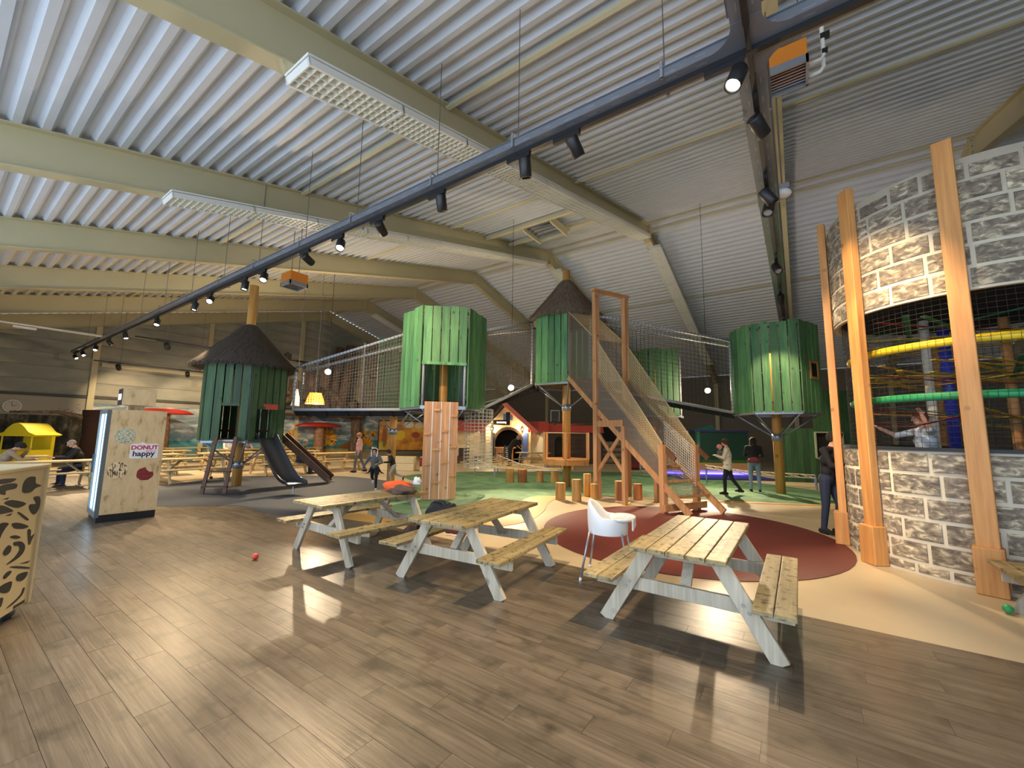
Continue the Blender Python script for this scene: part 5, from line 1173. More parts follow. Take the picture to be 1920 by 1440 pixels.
MB().box((-0.24, -0.17, 0.58), (0.24, -0.15, 0.62)).box((-0.24, -0.17, 0.0), (-0.21, -0.15, 0.6)).box((0.21, -0.17, 0.0), (0.24, -0.15, 0.6)).build('bezel', M['grey_metal'], sp)
MB().box((-0.05, 0, -0.2), (0.05, 0.1, 0.0)).build('mount', M['black'], sp)
# dark picnic table beside the bending person
pcopy('dark picnic table in front of the cafe wall', -11.35, 18.35, YAW+R(80), 'picnic tables by the cafe', None)
# ------------------------------------------------------------------ log front, dark green box, glowing blue bay, green boarding
lg = thing('log_wall', 'stack of grey round logs forming a cabin front beyond the ramp', 'log wall', (-9.4, 24.3, 0), YAW)
LGM = MB().tube([(-1.5, 0, 0), (1.5, 0, 0)], 0.17, 14).mesh('log', plain('grey log', srgb(122, 112, 96), 0.7, var=0.2, bscale=30), True)
for k in range(4): link('log', LGM, lg, (0, 0, 0.17+k*0.33))
MB().box((-1.5, 0.2, 0), (1.6, 0.3, 2.3)).build('back_board', M['void'], lg)
MB().box((0.55, -0.25, 0), (1.35, -0.05, 0.75)).build('grey_panel', plain('dim panel', srgb(66, 62, 60), 0.8), lg)
for k, (u, h) in enumerate(((-2.6, 0.55), (-2.25, 0.5), (-1.9, 0.5))):
    p = Vector((-9.4, 24.3, 0))+Vector((CR.x, CR.y, 0))*u
    st_ = thing('white_stool', ['small white framed stool left of the log wall', 'small white framed stool middle of three by the log wall', 'small white framed stool nearest the log wall'][k], 'stool', (p.x, p.y, 0), YAW, 'white stools by the log wall')
    MB().box((-0.14, -0.14, h), (0.14, 0.14, h+0.04)).build('seat', M['white'], st_)
    for sx in (-0.11, 0.11):
        for sy in (-0.11, 0.11): MB().box((sx-0.02, sy-0.02, 0), (sx+0.02, sy+0.02, h)).build('leg', M['white'], st_)
gb = thing('green_container', 'dark green box shelter behind the woman with the baby', 'shelter', (-3.0, 22.2, 0), YAW)
MB().box((-1.35, 0, 0.0), (1.2, 1.5, 1.95)).build('body', plain('deep green panel', srgb(26, 62, 54), 0.5), gb)
MB().box((-1.42, -0.06, 1.93), (1.26, 1.6, 2.02)).build('roof_edge', plain('blue edge', srgb(40, 48, 96), 0.5), gb)
MB().tube([(-1.2, -0.02, 0), (-1.2, -0.02, 1.95)], 0.1, 10).build('corner_tube', plain('teal tube', srgb(40, 92, 84), 0.5), gb, True)
MB().oprism([(-1.3, 2.0), (-0.2, 2.0), (-0.45, 2.3)], (0, 0.2, 0), (1, 0, 0), (0, 0, 1), (0, 0.8, 0)).build('roof_flap', plain('teal cloth', srgb(30, 84, 82), 0.6), gb)
MB().box((-1.2, -0.05, 0.25), (1.2, 0.0, 0.62)).build('kick_panel', plain('mid green panel', srgb(44, 92, 48), 0.6), gb)
bl = thing('blue_lit_bay', 'low play bay glowing blue on the floor behind the standing people', 'play bay', (-2.4, 18.6, 0), YAW)
MB().box((-1.9, 0.0, 0.0), (2.0, 1.9, 0.06)).build('mat', plain('blue mat', srgb(40, 44, 120), 0.5), bl)
M['blue_led'] = emit('blue strip', (0.06, 0.05, 1.0), 9.0)
MB().box((-1.9, 1.9, 0.06), (2.0, 1.95, 0.12)).build('light_strip', M['blue_led'], bl)
MB().box((-1.9, 1.95, 0.0), (2.0, 2.05, 0.55)).build('back_rail', plain('ochre rail', srgb(150, 118, 50), 0.6), bl)
pl2 = bpy.data.lights.new('blue_glow', 'AREA'); pl2.shape = 'RECTANGLE'; pl2.size = 3.6; pl2.size_y = 0.1; pl2.energy = 60; pl2.color = (0.05, 0.06, 1.0)
po = bpy.data.objects.new('blue_glow', pl2); COL.objects.link(po); po.parent = bl; po.location = (0, 1.8, 0.14); po.rotation_euler = (R(40), 0, 0)
gw = thing('green_boarding', 'tall dark green board wall with a pale window frame behind the tower hut', 'board wall', (0.6, 20.2, 0), YAW-R(10))
for k in range(16): link('board', board_mesh(0.205, 3.6 if k > 5 else 2.1, 'green_dark'), gw, ((k-6)*0.215, 0, 0))
mb = MB()
for a, b in (((-0.1, 0.95), (0.85, 0.95)), ((-0.1, 1.95), (0.85, 1.95)), ((-0.1, 0.95), (-0.1, 1.95)), ((0.85, 0.95), (0.85, 1.95))): mb.bar((a[0], -0.05, a[1]), (b[0], -0.05, b[1]), 0.05, 0.07, up=(0, 1, 0))
mb.build('window_frame', plain('pale green frame', srgb(150, 158, 136), 0.6), gw)
MB().box((-0.1, -0.03, 0.95), (0.85, -0.018, 1.95)).build('window_opening', M['void'], gw)
rs2 = thing('red_seat', 'long red cushioned bench beyond the ramp', 'bench', (-6.2, 21.0, 0), YAW)
MB().box((-0.9, 0, 0.1), (0.9, 0.5, 0.42)).build('cushion', plain('dull red vinyl', srgb(120, 36, 40), 0.5), rs2, bevel=0.03)
MB().box((-0.9, 0.05, 0), (0.9, 0.45, 0.1)).build('plinth', M['black'], rs2)
pn = thing('ball_net', 'tall pale netted enclosure seen through the ramp', 'net enclosure', (-5.2, 19.6, 0), YAW)
mb = MB(); net(mb, (-1.0, 0, 0.15), (1.2, 0, 0.15), (1.2, 0, 1.9), (-1.0, 0, 1.9), 0.11, 0.007); mb.build('net_wall', M['net_white'], pn)
for x in (-1.0, 1.2): MB().tube([(x, 0, 0), (x, 0, 1.95)], 0.04, 8).build('post', M['tube'], pn, True)
MB().tube([(-1.0, 0, 1.93), (1.2, 0, 1.93)], 0.035, 8).build('top_rail', M['tube'], pn, True)
# hanging things in the left background
def pendant(p, label, r0, r1, h, mat, lit):
    t = thing('pendant_lamp', label, 'lamp', p, 0, 'pendant shades over the back tables')
    MB().lathe([(r0, 0), (r1, h), (r1*0.9, h), (r0*0.96, 0.01)], n=24).build('shade', mat, t, True)
    MB().lathe([(r0, 0), (r0*1.01, -0.03), (r0*0.97, -0.03), (r0*0.96, 0)], n=24).build('rim', M['white'], t, True)
    MB().tube([(0, 0, h), (0, 0, roof_z(p[1])-p[2]+0.09)], 0.01, 5).build('cord', M['rod'], t)
    if lit:
        l = bpy.data.lights.new('shade_light', 'POINT'); l.energy = 60; l.color = (1, 0.7, 0.35); l.shadow_soft_size = 0.1
        o = bpy.data.objects.new('shade_light', l); COL.objects.link(o); o.location = (p[0], p[1], p[2]+0.12)
M['shade_y'] = plain('amber shade', srgb(236, 170, 66), 0.6); M['shade_y'].node_tree.nodes['Principled BSDF'].inputs['Emission Color'].default_value = (*srgb(236, 160, 50), 1); M['shade_y'].node_tree.nodes['Principled BSDF'].inputs['Emission Strength'].default_value = 0.9
pendant((-18.25, 10.35, 2.95), 'large amber pendant lamp shade seen through the net bridge', 0.42, 0.26, 0.48, M['shade_y'], True)
pendant((-18.95, 9.85, 2.85), 'narrow white cone pendant seen through the net bridge', 0.22, 0.04, 0.75, M['white'], False)
# grey tree sculpture
ts = thing('tree_sculpture', 'grey brown sculpted tree of tall hollow trunks against the gable wall', 'tree sculpture', (X0+0.92, 17.6, 2.95))
M['bark'] = ramp_noise('sculpted bark', [(0.3, srgb(74, 58, 48)), (0.55, srgb(120, 98, 82)), (0.75, srgb(158, 140, 120))], scale=(2, 2, 0.5), nscale=3, rough=0.9, bump=0.8)
MB().box((-0.7, -4.6, -0.12), (0.5, 3.6, 0.0)).build('ledge', M['brown_wood'], ts)
for i, (y, h, r_, x) in enumerate(((2.7, 5.9, 0.42, 0.0), (1.7, 5.6, 0.34, -0.1), (0.6, 4.5, 0.42, 0.0), (-0.6, 3.4, 0.40, 0.0), (-1.9, 2.5, 0.36, 0.05))):
    pts = [Vector((x, y*0.55+0.3, 0)), Vector((x, y*0.85, h*0.35)), Vector((x, y, h*0.7)), Vector((x, y, h))]
    t_ = MB().tube(pts, [r_*1.5, r_*1.05, r_, r_*0.9], 14, cap=False).build('trunk', M['bark'], ts, True); sm = t_.modifiers.new('wall', 'SOLIDIFY'); sm.thickness = 0.06
    MB().lathe([(0.0, 0.0), (r_*0.85, 0.0)], (x, y, h-0.3), 14).build('hollow', M['void'], t_)
for i, (y0, y1, y2, z2) in enumerate(((0.2, -1.8, -3.9, 0.3), (0.0, -1.0, -2.9, 1.6), (0.9, 1.7, 2.9, 0.4), (0.4, -0.2, -1.2, 0.15))): MB().tube([(0.1, y0, 1.9), (0.25, y1, 1.2), (0.3, y2, z2)], [0.34, 0.26, 0.16], 10).build('root_branch', M['bark'], ts, True)
MB().tube([(0.0, 3.0, 0.9), (0.45, 3.1, 0.95)], 0.42, 14).build('hollow_stub', M['bark'], ts, True)
# clock
ck = thing('wall_clock', 'round white wall clock above the forest picture', 'clock', (X0+0.0, 2.57, 2.68))
MB().tube([(-0.03, 0, 0), (0.03, 0, 0)], 0.29, 28).build('face', plain('clock face', srgb(196, 194, 182), 0.5), ck)
o = MB().lathe([(0.275, 0.0), (0.275, 0.05), (0.31, 0.05), (0.31, 0.0)], n=28).build('rim', M['white'], ck, True); o.rotation_euler = (0, PI/2, 0)
MB().bar((0.036, 0, 0), (0.036, -0.03, 0.2), 0.02, 0.008, up=(1, 0, 0)).build('hand', M['black'], ck); MB().bar((0.04, 0, 0), (0.04, 0.15, 0.05), 0.02, 0.008, up=(1, 0, 0)).build('hand', M['black'], ck)
for k in range(12):
    a = k*PI/6; MB().obox((0.032, 0.235*math.sin(a), 0.235*math.cos(a)), (0.003, 0, 0), (0, 0.008*math.cos(a), -0.008*math.sin(a)), (0, 0.022*math.sin(a), 0.022*math.cos(a))).build('hour_mark', M['black'], ck)
# ------------------------------------------------------------------ murals on the gable wall
def mural(name, label, y0, y1, z0, z1, mat):
    o = MB((X0+0.0, (y0+y1)/2, z0)).box((X0-0.03, y0, z0), (X0+0.0, y1, z1)).build(name, mat); tag(o, label, 'mural'); return o
def sky_sea(name):
    m, nt, b = _new(name); N, L = nt.nodes, nt.links
    tc = N.new('ShaderNodeTexCoord'); sp_ = N.new('ShaderNodeSeparateXYZ'); L.new(tc.outputs['Object'], sp_.inputs[0])
    mp = N.new('ShaderNodeMapping'); mp.inputs['Scale'].default_value = (1, 0.7, 1.8); L.new(tc.outputs['Object'], mp.inputs[0])
    nz = N.new('ShaderNodeTexNoise'); nz.inputs['Scale'].default_value = 1.3; nz.inputs['Detail'].default_value = 7; nz.inputs['Distortion'].default_value = 0.8; L.new(mp.outputs[0], nz.inputs['Vector'])
    cr = N.new('ShaderNodeValToRGB'); e = cr.color_ramp.elements; e[0].position = 0.3; e[0].color = (*srgb(86, 134, 158), 1); e[1].position = 0.68; e[1].color = (*srgb(232, 232, 226), 1); e.new(0.48).color = (*srgb(140, 158, 168), 1)
    L.new(nz.outputs['Fac'], cr.inputs[0])
    sea = N.new('ShaderNodeValToRGB'); e = sea.color_ramp.elements; e[0].position = 0.35; e[0].color = (*srgb(34, 112, 132), 1); e[1].position = 0.7; e[1].color = (*srgb(108, 182, 190), 1); L.new(nz.outputs['Fac'], sea.inputs[0])
    lt_ = N.new('ShaderNodeMath'); lt_.operation = 'LESS_THAN'; lt_.inputs[1].default_value = 0.95; L.new(sp_.outputs['Z'], lt_.inputs[0])
    mx = N.new('ShaderNodeMix'); mx.data_type = 'RGBA'; L.new(lt_.outputs[0], mx.inputs[0]); L.new(cr.outputs[0], mx.inputs[6]); L.new(sea.outputs[0], mx.inputs[7]); L.new(mx.outputs[2], b.inputs['Base Color']); b.inputs['Roughness'].default_value = 0.8
    return m
ms = thing('sea_mural', 'painted mural of cloudy sky over a turquoise sea', 'mural', (X0, 11.0, 0))
MB((X0, 11.0, 0)).box((X0-0.03, 5.4, 0), (X0, 24.2, 2.97)).build('painted_panel', sky_sea('sky and sea'), ms)
off = ms.location
M['mush_red'] = plain('red cap', srgb(176, 52, 46), 0.35); M['mush_stem'] = ramp_noise('mushroom stem', [(0.3, srgb(122, 84, 62)), (0.7, srgb(178, 140, 110))], nscale=6)
def mushroom(y, z, w, label, stem=True):
    t = thing('giant_mushroom', label, 'mushroom', (X0+1.05, y, 0), 0, 'giant mushrooms along the gable wall')
    MB().lathe([(0.0, 0.22), (w*0.45, 0.20), (w*0.8, 0.10), (w, -0.06), (w*0.96, -0.12), (w*0.5, -0.10), (0.0, -0.12)], (0, 0, z), 28).build('cap', M['mush_red'], t, True).scale = (0.42, 1, 1)
    MB().lathe([(0.42, 0), (0.36, z*0.5), (0.33, z-0.08)], n=14).build('stem', M['mush_stem'], t, True)
mushroom(17.9, 2.12, 1.9, 'giant red capped mushroom behind the slide'); mushroom(8.2, 2.65, 1.5, 'giant red capped mushroom behind the vending fridge')
M['petal'] = plain('yellow petal paint', srgb(244, 196, 76), 0.7, var=0.2, bscale=30); M['petal2'] = plain('orange petal paint', srgb(216, 150, 56), 0.7)
def fan(y, z, r_, label, n=11, a0=0.0, a1=PI):
    t = thing('painted_flower', label, 'painted flower', (X0+0.02, y, z), 0, 'painted flowers on the gable wall')
    for k in range(n):
        a = a0+(a1-a0)*k/(n-1); c, s = math.cos(a), math.sin(a)
        pts = [(0.1*c-0.03*s, 0.1*s+0.03*c), (0.6*r_*c-0.11*r_*s, 0.6*r_*s+0.11*r_*c), (r_*c, r_*s), (0.6*r_*c+0.11*r_*s, 0.6*r_*s-0.11*r_*c), (0.1*c+0.03*s, 0.1*s-0.03*c)]
        MB().oprism(pts, (0.0 if k % 2 else 0.012, 0, 0), (0, 1, 0), (0, 0, 1), (0.012, 0, 0)).build('petal', M['petal' if k % 2 else 'petal2'], t)
    if a1-a0 > 4: MB().tube([(0, 0, 0), (0.04, 0, 0)], 0.2*r_, 14).build('heart', M['brown_wood'], t)
fan(16.3, 0.85, 0.75, 'painted yellow sunflower left of the big mushroom', 14, 0, 2*PI*13/14); fan(16.4, 1.2, 0.7, 'painted yellow leaf fan above the sunflower', 9); fan(19.3, 1.1, 0.95, 'painted yellow leaf fan right of the big mushroom', 12, -0.6, PI)
fan(19.3, 0.5, 0.7, 'painted yellow low fan right of the mushroom stem', 9); fan(22.9, 0.45, 0.9, 'painted yellow grass fan behind the walking person', 13); fan(22.6, 1.35, 0.6, 'painted brown flower left above the grass fan', 9, -0.5, PI+0.5); fan(23.6, 1.4, 0.55, 'painted brown flower right above the grass fan', 9, -0.5, PI+0.5)
MB(off).oprism([(19.6, 0.2), (24.2, 0.05), (24.2, 0.0), (15.6, 0.0), (16.0, 0.3)], (X0+0.002, 0, 0), (0, 1, 0), (0, 0, 1), (0.004, 0, 0)).build('painted_hill', plain('ochre hill paint', srgb(206, 162, 76), 0.8, var=0.2, bscale=20), ms)
MB(off).oprism([(20.0, 0.3), (21.4, 0.9), (22.0, 1.6), (22.2, 0.2)], (X0+0.006, 0, 0), (0, 1, 0), (0, 0, 1), (0.004, 0, 0)).build('painted_bush', ramp_noise('autumn bush paint', [(0.4, srgb(96, 64, 30)), (0.6, srgb(176, 112, 48))], nscale=14), ms)
tk = thing('mural_tree_trunk', 'sculpted brown tree trunk standing against the painted wall', 'tree trunk', (X0+0.35, 21.6, 0))
MB().tube([(0, 0, 0), (0, 0.05, 1.4), (0, -0.05, 2.9)], [0.5, 0.38, 0.42], 12, cap=False).build('trunk', M['bark'], tk, True)
for a in (-0.7, 0.6): MB().tube([(0, 0, 2.4), (0.1, a, 3.1)], [0.25, 0.12], 8).build('branch', M['bark'], tk, True)
pb = thing('colour_board', 'framed orange and yellow picture board behind the dark pole', 'picture board', (-22.5, 19.6, 0), R(58))
MB().box((-1.9, 0, 0.45), (1.6, 0.06, 2.45)).build('board', ramp_noise('orange scene paint', [(0.3, srgb(150, 84, 34)), (0.5, srgb(222, 152, 52)), (0.7, srgb(238, 196, 92))], nscale=1.4), pb)
for (x0, z0, x1, z1) in ((-1.95, 0.38, 1.65, 0.46), (-1.95, 2.42, 1.65, 2.5), (-1.95, 0.38, -1.87, 2.5), (1.57, 0.38, 1.65, 2.5)): MB().box((x0, -0.03, z0), (x1, 0.03, z1)).build('frame', M['black'], pb)
for (x, z, rx, rz_, c) in ((-0.55, 1.5, 0.42, 0.36, (240, 206, 60)), (-0.6, 2.0, 0.3, 0.22, (188, 92, 48)), (0.1, 2.2, 0.35, 0.2, (214, 226, 220)), (0.8, 2.15, 0.3, 0.2, (226, 206, 160)), (0.6, 1.5, 0.3, 0.22, (170, 80, 60)), (1.25, 1.1, 0.12, 0.4, (206, 68, 44)), (-1.5, 1.4, 0.16, 0.8, (150, 92, 52)), (1.45, 0.85, 0.16, 0.3, (222, 210, 70)), (-1.6, 0.75, 0.25, 0.25, (196, 190, 70))):
    MB().oprism([(x+rx*math.cos(2*PI*k/18), z+rz_*math.sin(2*PI*k/18)) for k in range(18)], (0, -0.008, 0), (1, 0, 0), (0, 0, 1), (0, 0.008, 0)).build('painted_shape', plain('board paint', srgb(*c), 0.7), pb)
MB().box((-1.9, 0.1, 0), (-1.8, 0.2, 0.5)).box((1.5, 0.1, 0), (1.6, 0.2, 0.5)).build('leg', M['black'], pb)
for k, (x, y, w, lb) in enumerate(((-14.7, 12.3, 1.5, 'long white padded block behind the dark pole'), (-13.6, 13.1, 0.7, 'short white padded block with red trim behind the climbing board'))):
    wp = thing('padded_block', lb, 'padded block', (x, y, 0), YAW, 'white padded blocks')
    MB().box((-w/2, 0, 0.0), (w/2, 0.5, 0.32)).build('lower_cushion', M['cream_ply'], wp, bevel=0.02); MB().box((-w/2, 0, 0.325), (w/2, 0.5, 0.62)).build('upper_cushion', M['cream_ply'], wp, bevel=0.02)
    if k: MB().box((-w/2-0.01, -0.02, 0.2), (-w/2+0.2, 0.0, 0.6)).build('red_trim', M['strap_r'], wp)
# forest print, tree trunk and yellow booth on the far left
fp = mural('forest_print', 'dark forest photo print on the gable wall below the clock', 0.15, 5.1, 0.0, 2.28, ramp_noise('forest print', [(0.38, srgb(24, 24, 20)), (0.52, srgb(66, 66, 50)), (0.62, srgb(120, 110, 92)), (0.75, srgb(172, 164, 150))], scale=(1, 2.2, 1), nscale=1.6, detail=9))
bt = thing('artificial_tree', 'broad brown artificial tree trunk beside the forest print', 'tree trunk', (-27.1, 4.75, 0))
MB().tube([(0, 0, 0), (0.0, 0.02, 1.3), (0, 0, 2.5)], [0.5, 0.40, 0.46], 14).build('trunk', plain('dark brown bark', srgb(62, 40, 28), 0.9, bump=0.8, bscale=12), bt, True)
mb = MB(); rg = random.Random(5)
for i in range(160):
    p = Vector((rg.uniform(-0.3, 0.4), -0.5-abs(rg.gauss(0, 1.0)), 2.2+rg.gauss(0, 0.18))); a = rg.uniform(0, 6.3); q = Vector((math.cos(a), math.sin(a), rg.uniform(-0.4, 0.4)))*0.12; w = Vector((-math.sin(a), math.cos(a), 0))*0.04
    mb._add([p, p+q*0.5+w, p+q, p+q*0.5-w], [(0, 1, 2, 3)])
tag(mb.build('leaves', plain('dry leaves', srgb(52, 56, 38), 0.8), bt), kind='stuff')
MB().tube([(0, -0.2, 2.1), (0, -1.2, 2.35), (0, -2.6, 2.3)], [0.12, 0.08, 0.04], 8).build('branch', M['bark'], bt, True)
yb = thing('yellow_booth', 'yellow plastic play booth with a round domed hood', 'play booth', (-26.1, 2.55, 0), YAW); yb.scale = (0.86, 0.86, 1.0)
pts = [(-0.95, 1.36)] + [(-0.55+0.0, 1.47)] + [(-0.62+1.24*k/12, 1.44+0.40*math.sin(PI*k/12)) for k in range(1, 12)] + [(0.62, 1.47), (0.95, 1.36), (0.8, 1.30), (-0.8, 1.30)]
MB().oprism(pts, (0, -0.35, 0), (1, 0, 0), (0, 0, 1), (0, 1.2, 0)).build('hood', M['yellow'], yb, bevel=0.02)
MB().box((-0.7, 0.6, 0.0), (0.7, 0.75, 1.32)).build('back_wall', M['yellow'], yb)
MB().box((-0.75, -0.3, 0.0), (-0.66, 0.7, 0.75)).build('side_wall', M['yellow'], yb); MB().box((0.66, -0.3, 0.0), (0.75, 0.7, 0.75)).build('side_wall', M['yellow'], yb)
MB().box((-0.75, -0.35, 0.0), (0.75, -0.25, 0.7)).build('front_wall', M['yellow'], yb, bevel=0.02)
for s in (-0.7, 0.7): MB().tube([(s, -0.25, 0.7), (s, -0.25, 1.32)], 0.03, 8).build('pillar', M['yellow'], yb, True)
# ------------------------------------------------------------------ people
SKIN = srgb(206, 156, 130)
def cloth(name, c, rough=0.85): return plain(name, srgb(*c), rough, var=0.10, bscale=60)
def vdir(x, y, z): return Vector((x, y, z)).normalized()
def person(label, loc, heading, h, pose, mats, hair=None, seat=None, voxel=0.010, extra=None, build=1.1, group=None, hair_long=0.0, bald=False):
    """pose: lean, side, neck (pitch), turn, and limb direction pairs; mats: skin top legs shoes (hands use skin)"""
    r = thing('person', label, 'person', loc, heading, group)
    caps = []                      # (a, b, ra, rb, slot)
    lean, side = R(pose.get('lean', 0)), R(pose.get('side', 0))
    up = Vector((math.sin(side), math.sin(lean), math.cos(lean)*math.cos(side))).normalized()
    fw = Vector((0, 1, 0)); fw = (fw-up*fw.dot(up)).normalized(); rt = fw.cross(up).normalized()
    tw_ = R(pose.get('turn', 0))
    hipz = 0.0; hip = Vector((0, 0, 0))
    tl, shl = 0.245*h, 0.245*h
    legs = {}
    for s, k in ((-1, 'L'), (1, 'R')):
        td, sd_ = pose.get(k+'_leg', ((0.03*s, 0, -1), (0, -0.02, -1)))
        a = Vector((s*0.052*h, 0, -0.01*h)); b = a+vdir(*td)*tl; c = b+vdir(*sd_)*shl; legs[k] = (a, b, c, vdir(*pose.get(k+'_toe', (0.12*s, 1, -0.02))))
    low = min(v[2].z-0.045*h for v in legs.values())
    hipz = -low if seat is None else seat+0.055*h
    H0 = Vector((0, 0, hipz))
    B = build
    for k, (a, b, c, toe) in legs.items():
        a, b, c = a+H0, b+H0, c+H0
        caps += [(a, b, 0.052*h*B, 0.034*h*B, 2), (b, c, 0.034*h*B, 0.024*h*B, 2), (c, c+toe*0.085*h-Vector((0, 0, 0.018*h)), 0.026*h, 0.019*h, 3), (c-toe*0.03*h-Vector((0, 0, 0.018*h)), c+toe*0.04*h-Vector((0, 0, 0.024*h)), 0.024*h, 0.021*h, 3)]
    ch = H0+up*0.19*h; sh = H0+up*0.285*h
    caps += [(H0-rt*0.035*h, H0+rt*0.035*h, 0.062*h*B, 0.062*h*B, 2), (H0+up*0.02*h, ch, 0.064*h*B, 0.076*h*B, 1), (ch-rt*0.05*h, ch+rt*0.05*h, 0.060*h*B, 0.060*h*B, 1), (ch, sh, 0.075*h*B, 0.05*h*B, 1), (sh-rt*0.098*h, sh+rt*0.098*h, 0.038*h*B, 0.038*h*B, 1), (H0-rt*0.03*h+up*0.07*h, H0+rt*0.03*h+up*0.07*h, 0.056*h*B, 0.056*h*B, 1)]
    npit = R(pose.get('neck', 0)); nd = (up*math.cos(npit)+fw*math.sin(npit)).normalized()
    nb = sh+up*0.02*h; ne = nb+nd*0.055*h
    caps.append((nb, ne, 0.032*h, 0.029*h, 0))
    hf = (fw*math.cos(tw_)+rt*math.sin(tw_)).normalized(); hp = R(pose.get('head', 0)); hu = (Vector((0, 0, 1))*0.5+nd*0.5).normalized()
    hf = (hf-hu*hf.dot(hu)).normalized(); hf2 = hf*math.cos(hp)-hu*math.sin(hp); hu = hu*math.cos(hp)+hf*math.sin(hp); hf = hf2; hr = hf.cross(hu)
    hk = pose.get('head_scale', 1.0)*h; hc_ = ne+hu*0.055*hk+hf*0.012*hk
    caps += [(hc_+hu*0.012*hk-hf*0.012*hk, hc_+hu*0.012*hk+hf*0.008*hk, 0.050*hk, 0.046*hk, 0), (hc_-hu*0.030*hk+hf*0.008*hk, hc_-hu*0.036*hk+hf*0.018*hk, 0.036*hk, 0.028*hk, 0),
             (hc_+hf*0.050*hk+hu*0.004*hk, hc_+hf*0.061*hk-hu*0.012*hk, 0.007*hk, 0.010*hk, 0), (hc_+hf*0.045*hk-hu*0.034*hk-hr*0.008*hk, hc_+hf*0.045*hk-hu*0.034*hk+hr*0.008*hk, 0.006*hk, 0.006*hk, 0),
             (hc_+hf*0.044*hk+hu*0.014*hk-hr*0.022*hk, hc_+hf*0.044*hk+hu*0.014*hk+hr*0.022*hk, 0.008*hk, 0.008*hk, 0)]
    for s in (-1, 1): caps.append((hc_+hr*s*0.047*hk+hu*0.006*hk, hc_+hr*s*0.050*hk-hu*0.012*hk, 0.011*hk, 0.008*hk, 0))
    sleeve = pose.get('sleeve', 1.0)
    for s, k in ((-1, 'L'), (1, 'R')):
        ud, fd = pose.get(k+'_arm', ((0.18*s, 0.02, -1), (0.08*s, 0.25, -1)))
        a = sh+rt*s*0.112*h; e = a+vdir(*ud)*0.165*h; w = e+vdir(*fd)*0.145*h
        caps.append((a, e, 0.034*h*B, 0.026*h*B, 1))
        if sleeve >= 1: caps.append((e, w, 0.027*h*B, 0.020*h*B, 1))
        else: caps.append((e, w, 0.023*h*B, 0.016*h*B, 0))
        f = vdir(*pose.get(k+'_hand', fd)); sdv = f.cross(Vector((0, 0, 1)) if abs(f.z) < 0.9 else Vector((0, 1, 0))).normalized(); nrm = sdv.cross(f).normalized()
        pc = w+f*0.045*h
        caps += [(w, pc-sdv*0.010*h, 0.014*h, 0.0125*h, 0), (w, pc+sdv*0.010*h, 0.014*h, 0.0125*h, 0)]
        for q, ln in ((-1.5, 0.036), (-0.5, 0.042), (0.5, 0.040), (1.5, 0.032)):
            p0 = pc+sdv*q*0.0115*h; cu_ = nrm*(-0.35); p1 = p0+(f+cu_*0.5).normalized()*ln*0.55*h; p2 = p1+(f+cu_*1.6).normalized()*ln*0.5*h
            caps += [(p0, p1, 0.0056*h, 0.0052*h, 0), (p1, p2, 0.0052*h, 0.0046*h, 0)]
        t0 = w+f*0.014*h+sdv*s*0.012*h; t1 = t0+(f*0.6+sdv*s*0.9).normalized()*0.024*h; t2 = t1+(f+sdv*s*0.2-nrm*0.2).normalized()*0.02*h
        caps += [(t0, t1, 0.0075*h, 0.0062*h, 0), (t1, t2, 0.0062*h, 0.0052*h, 0)]
    for c in (extra(H0, up, fw, rt, h) if extra else []): caps.append(c)
    tmp = MB()
    for a, b, ra, rb, sl_ in caps:
        d_ = b-a
        if d_.length < 1e-5: d_ = Vector((0, 0, 1e-4)); b = a+d_
        dn = d_.normalized(); pts = []; rr = []
        for t in (-0.98, -0.8, -0.5): pts.append(a+dn*ra*t); rr.append(ra*math.sqrt(max(0.02, 1-t*t)))
        pts += [a, b]; rr += [ra, rb]
        for t in (0.5, 0.8, 0.98): pts.append(b+dn*rb*t); rr.append(rb*math.sqrt(max(0.02, 1-t*t)))
        tmp.tube(pts, rr, 10)
    me0 = tmp.mesh('tmp', []) if False else tmp.mesh('tmp', [M['white']])
    o0 = bpy.data.objects.new('tmp', me0); COL.objects.link(o0)
    rm = o0.modifiers.new('r', 'REMESH'); rm.mode = 'VOXEL'; rm.voxel_size = voxel; sm = o0.modifiers.new('s', 'SMOOTH'); sm.factor = 0.5; sm.iterations = 2
    dg = bpy.context.evaluated_depsgraph_get(); me = bpy.data.meshes.new_from_object(o0.evaluated_get(dg)); bpy.data.objects.remove(o0); bpy.data.meshes.remove(me0)
    me.name = 'body'; me.materials.clear()
    for m_ in mats: me.materials.append(m_)
    n = len(me.polygons); cen = np.empty(n*3); me.polygons.foreach_get('center', cen); cen = cen.reshape(-1, 3)
    best = np.full(n, 1e9); slot = np.zeros(n, int)
    for a, b, ra, rb, sl_ in caps:
        a_ = np.array(a); d_ = np.array(b)-a_; L2 = max(1e-9, d_@d_); t = np.clip((cen-a_)@d_/L2, 0, 1)
        ds = np.linalg.norm(cen-a_-t[:, None]*d_, axis=1)-(ra+(rb-ra)*t)
        k = ds < best; best[k] = ds[k]; slot[k] = sl_
    me.polygons.foreach_set('material_index', slot.astype(np.int32)); me.polygons.foreach_set('use_smooth', [True]*n); me.update()
    body = link('body', me, r)
    mb = MB()
    for s in (-1, 1): mb.ell(hc_+hf*0.0495*hk+hu*0.006*hk+hr*s*0.019*hk, (0.0055*hk,)*3, 8, 6)
    mb.build('eyes', M['black'], r, True)
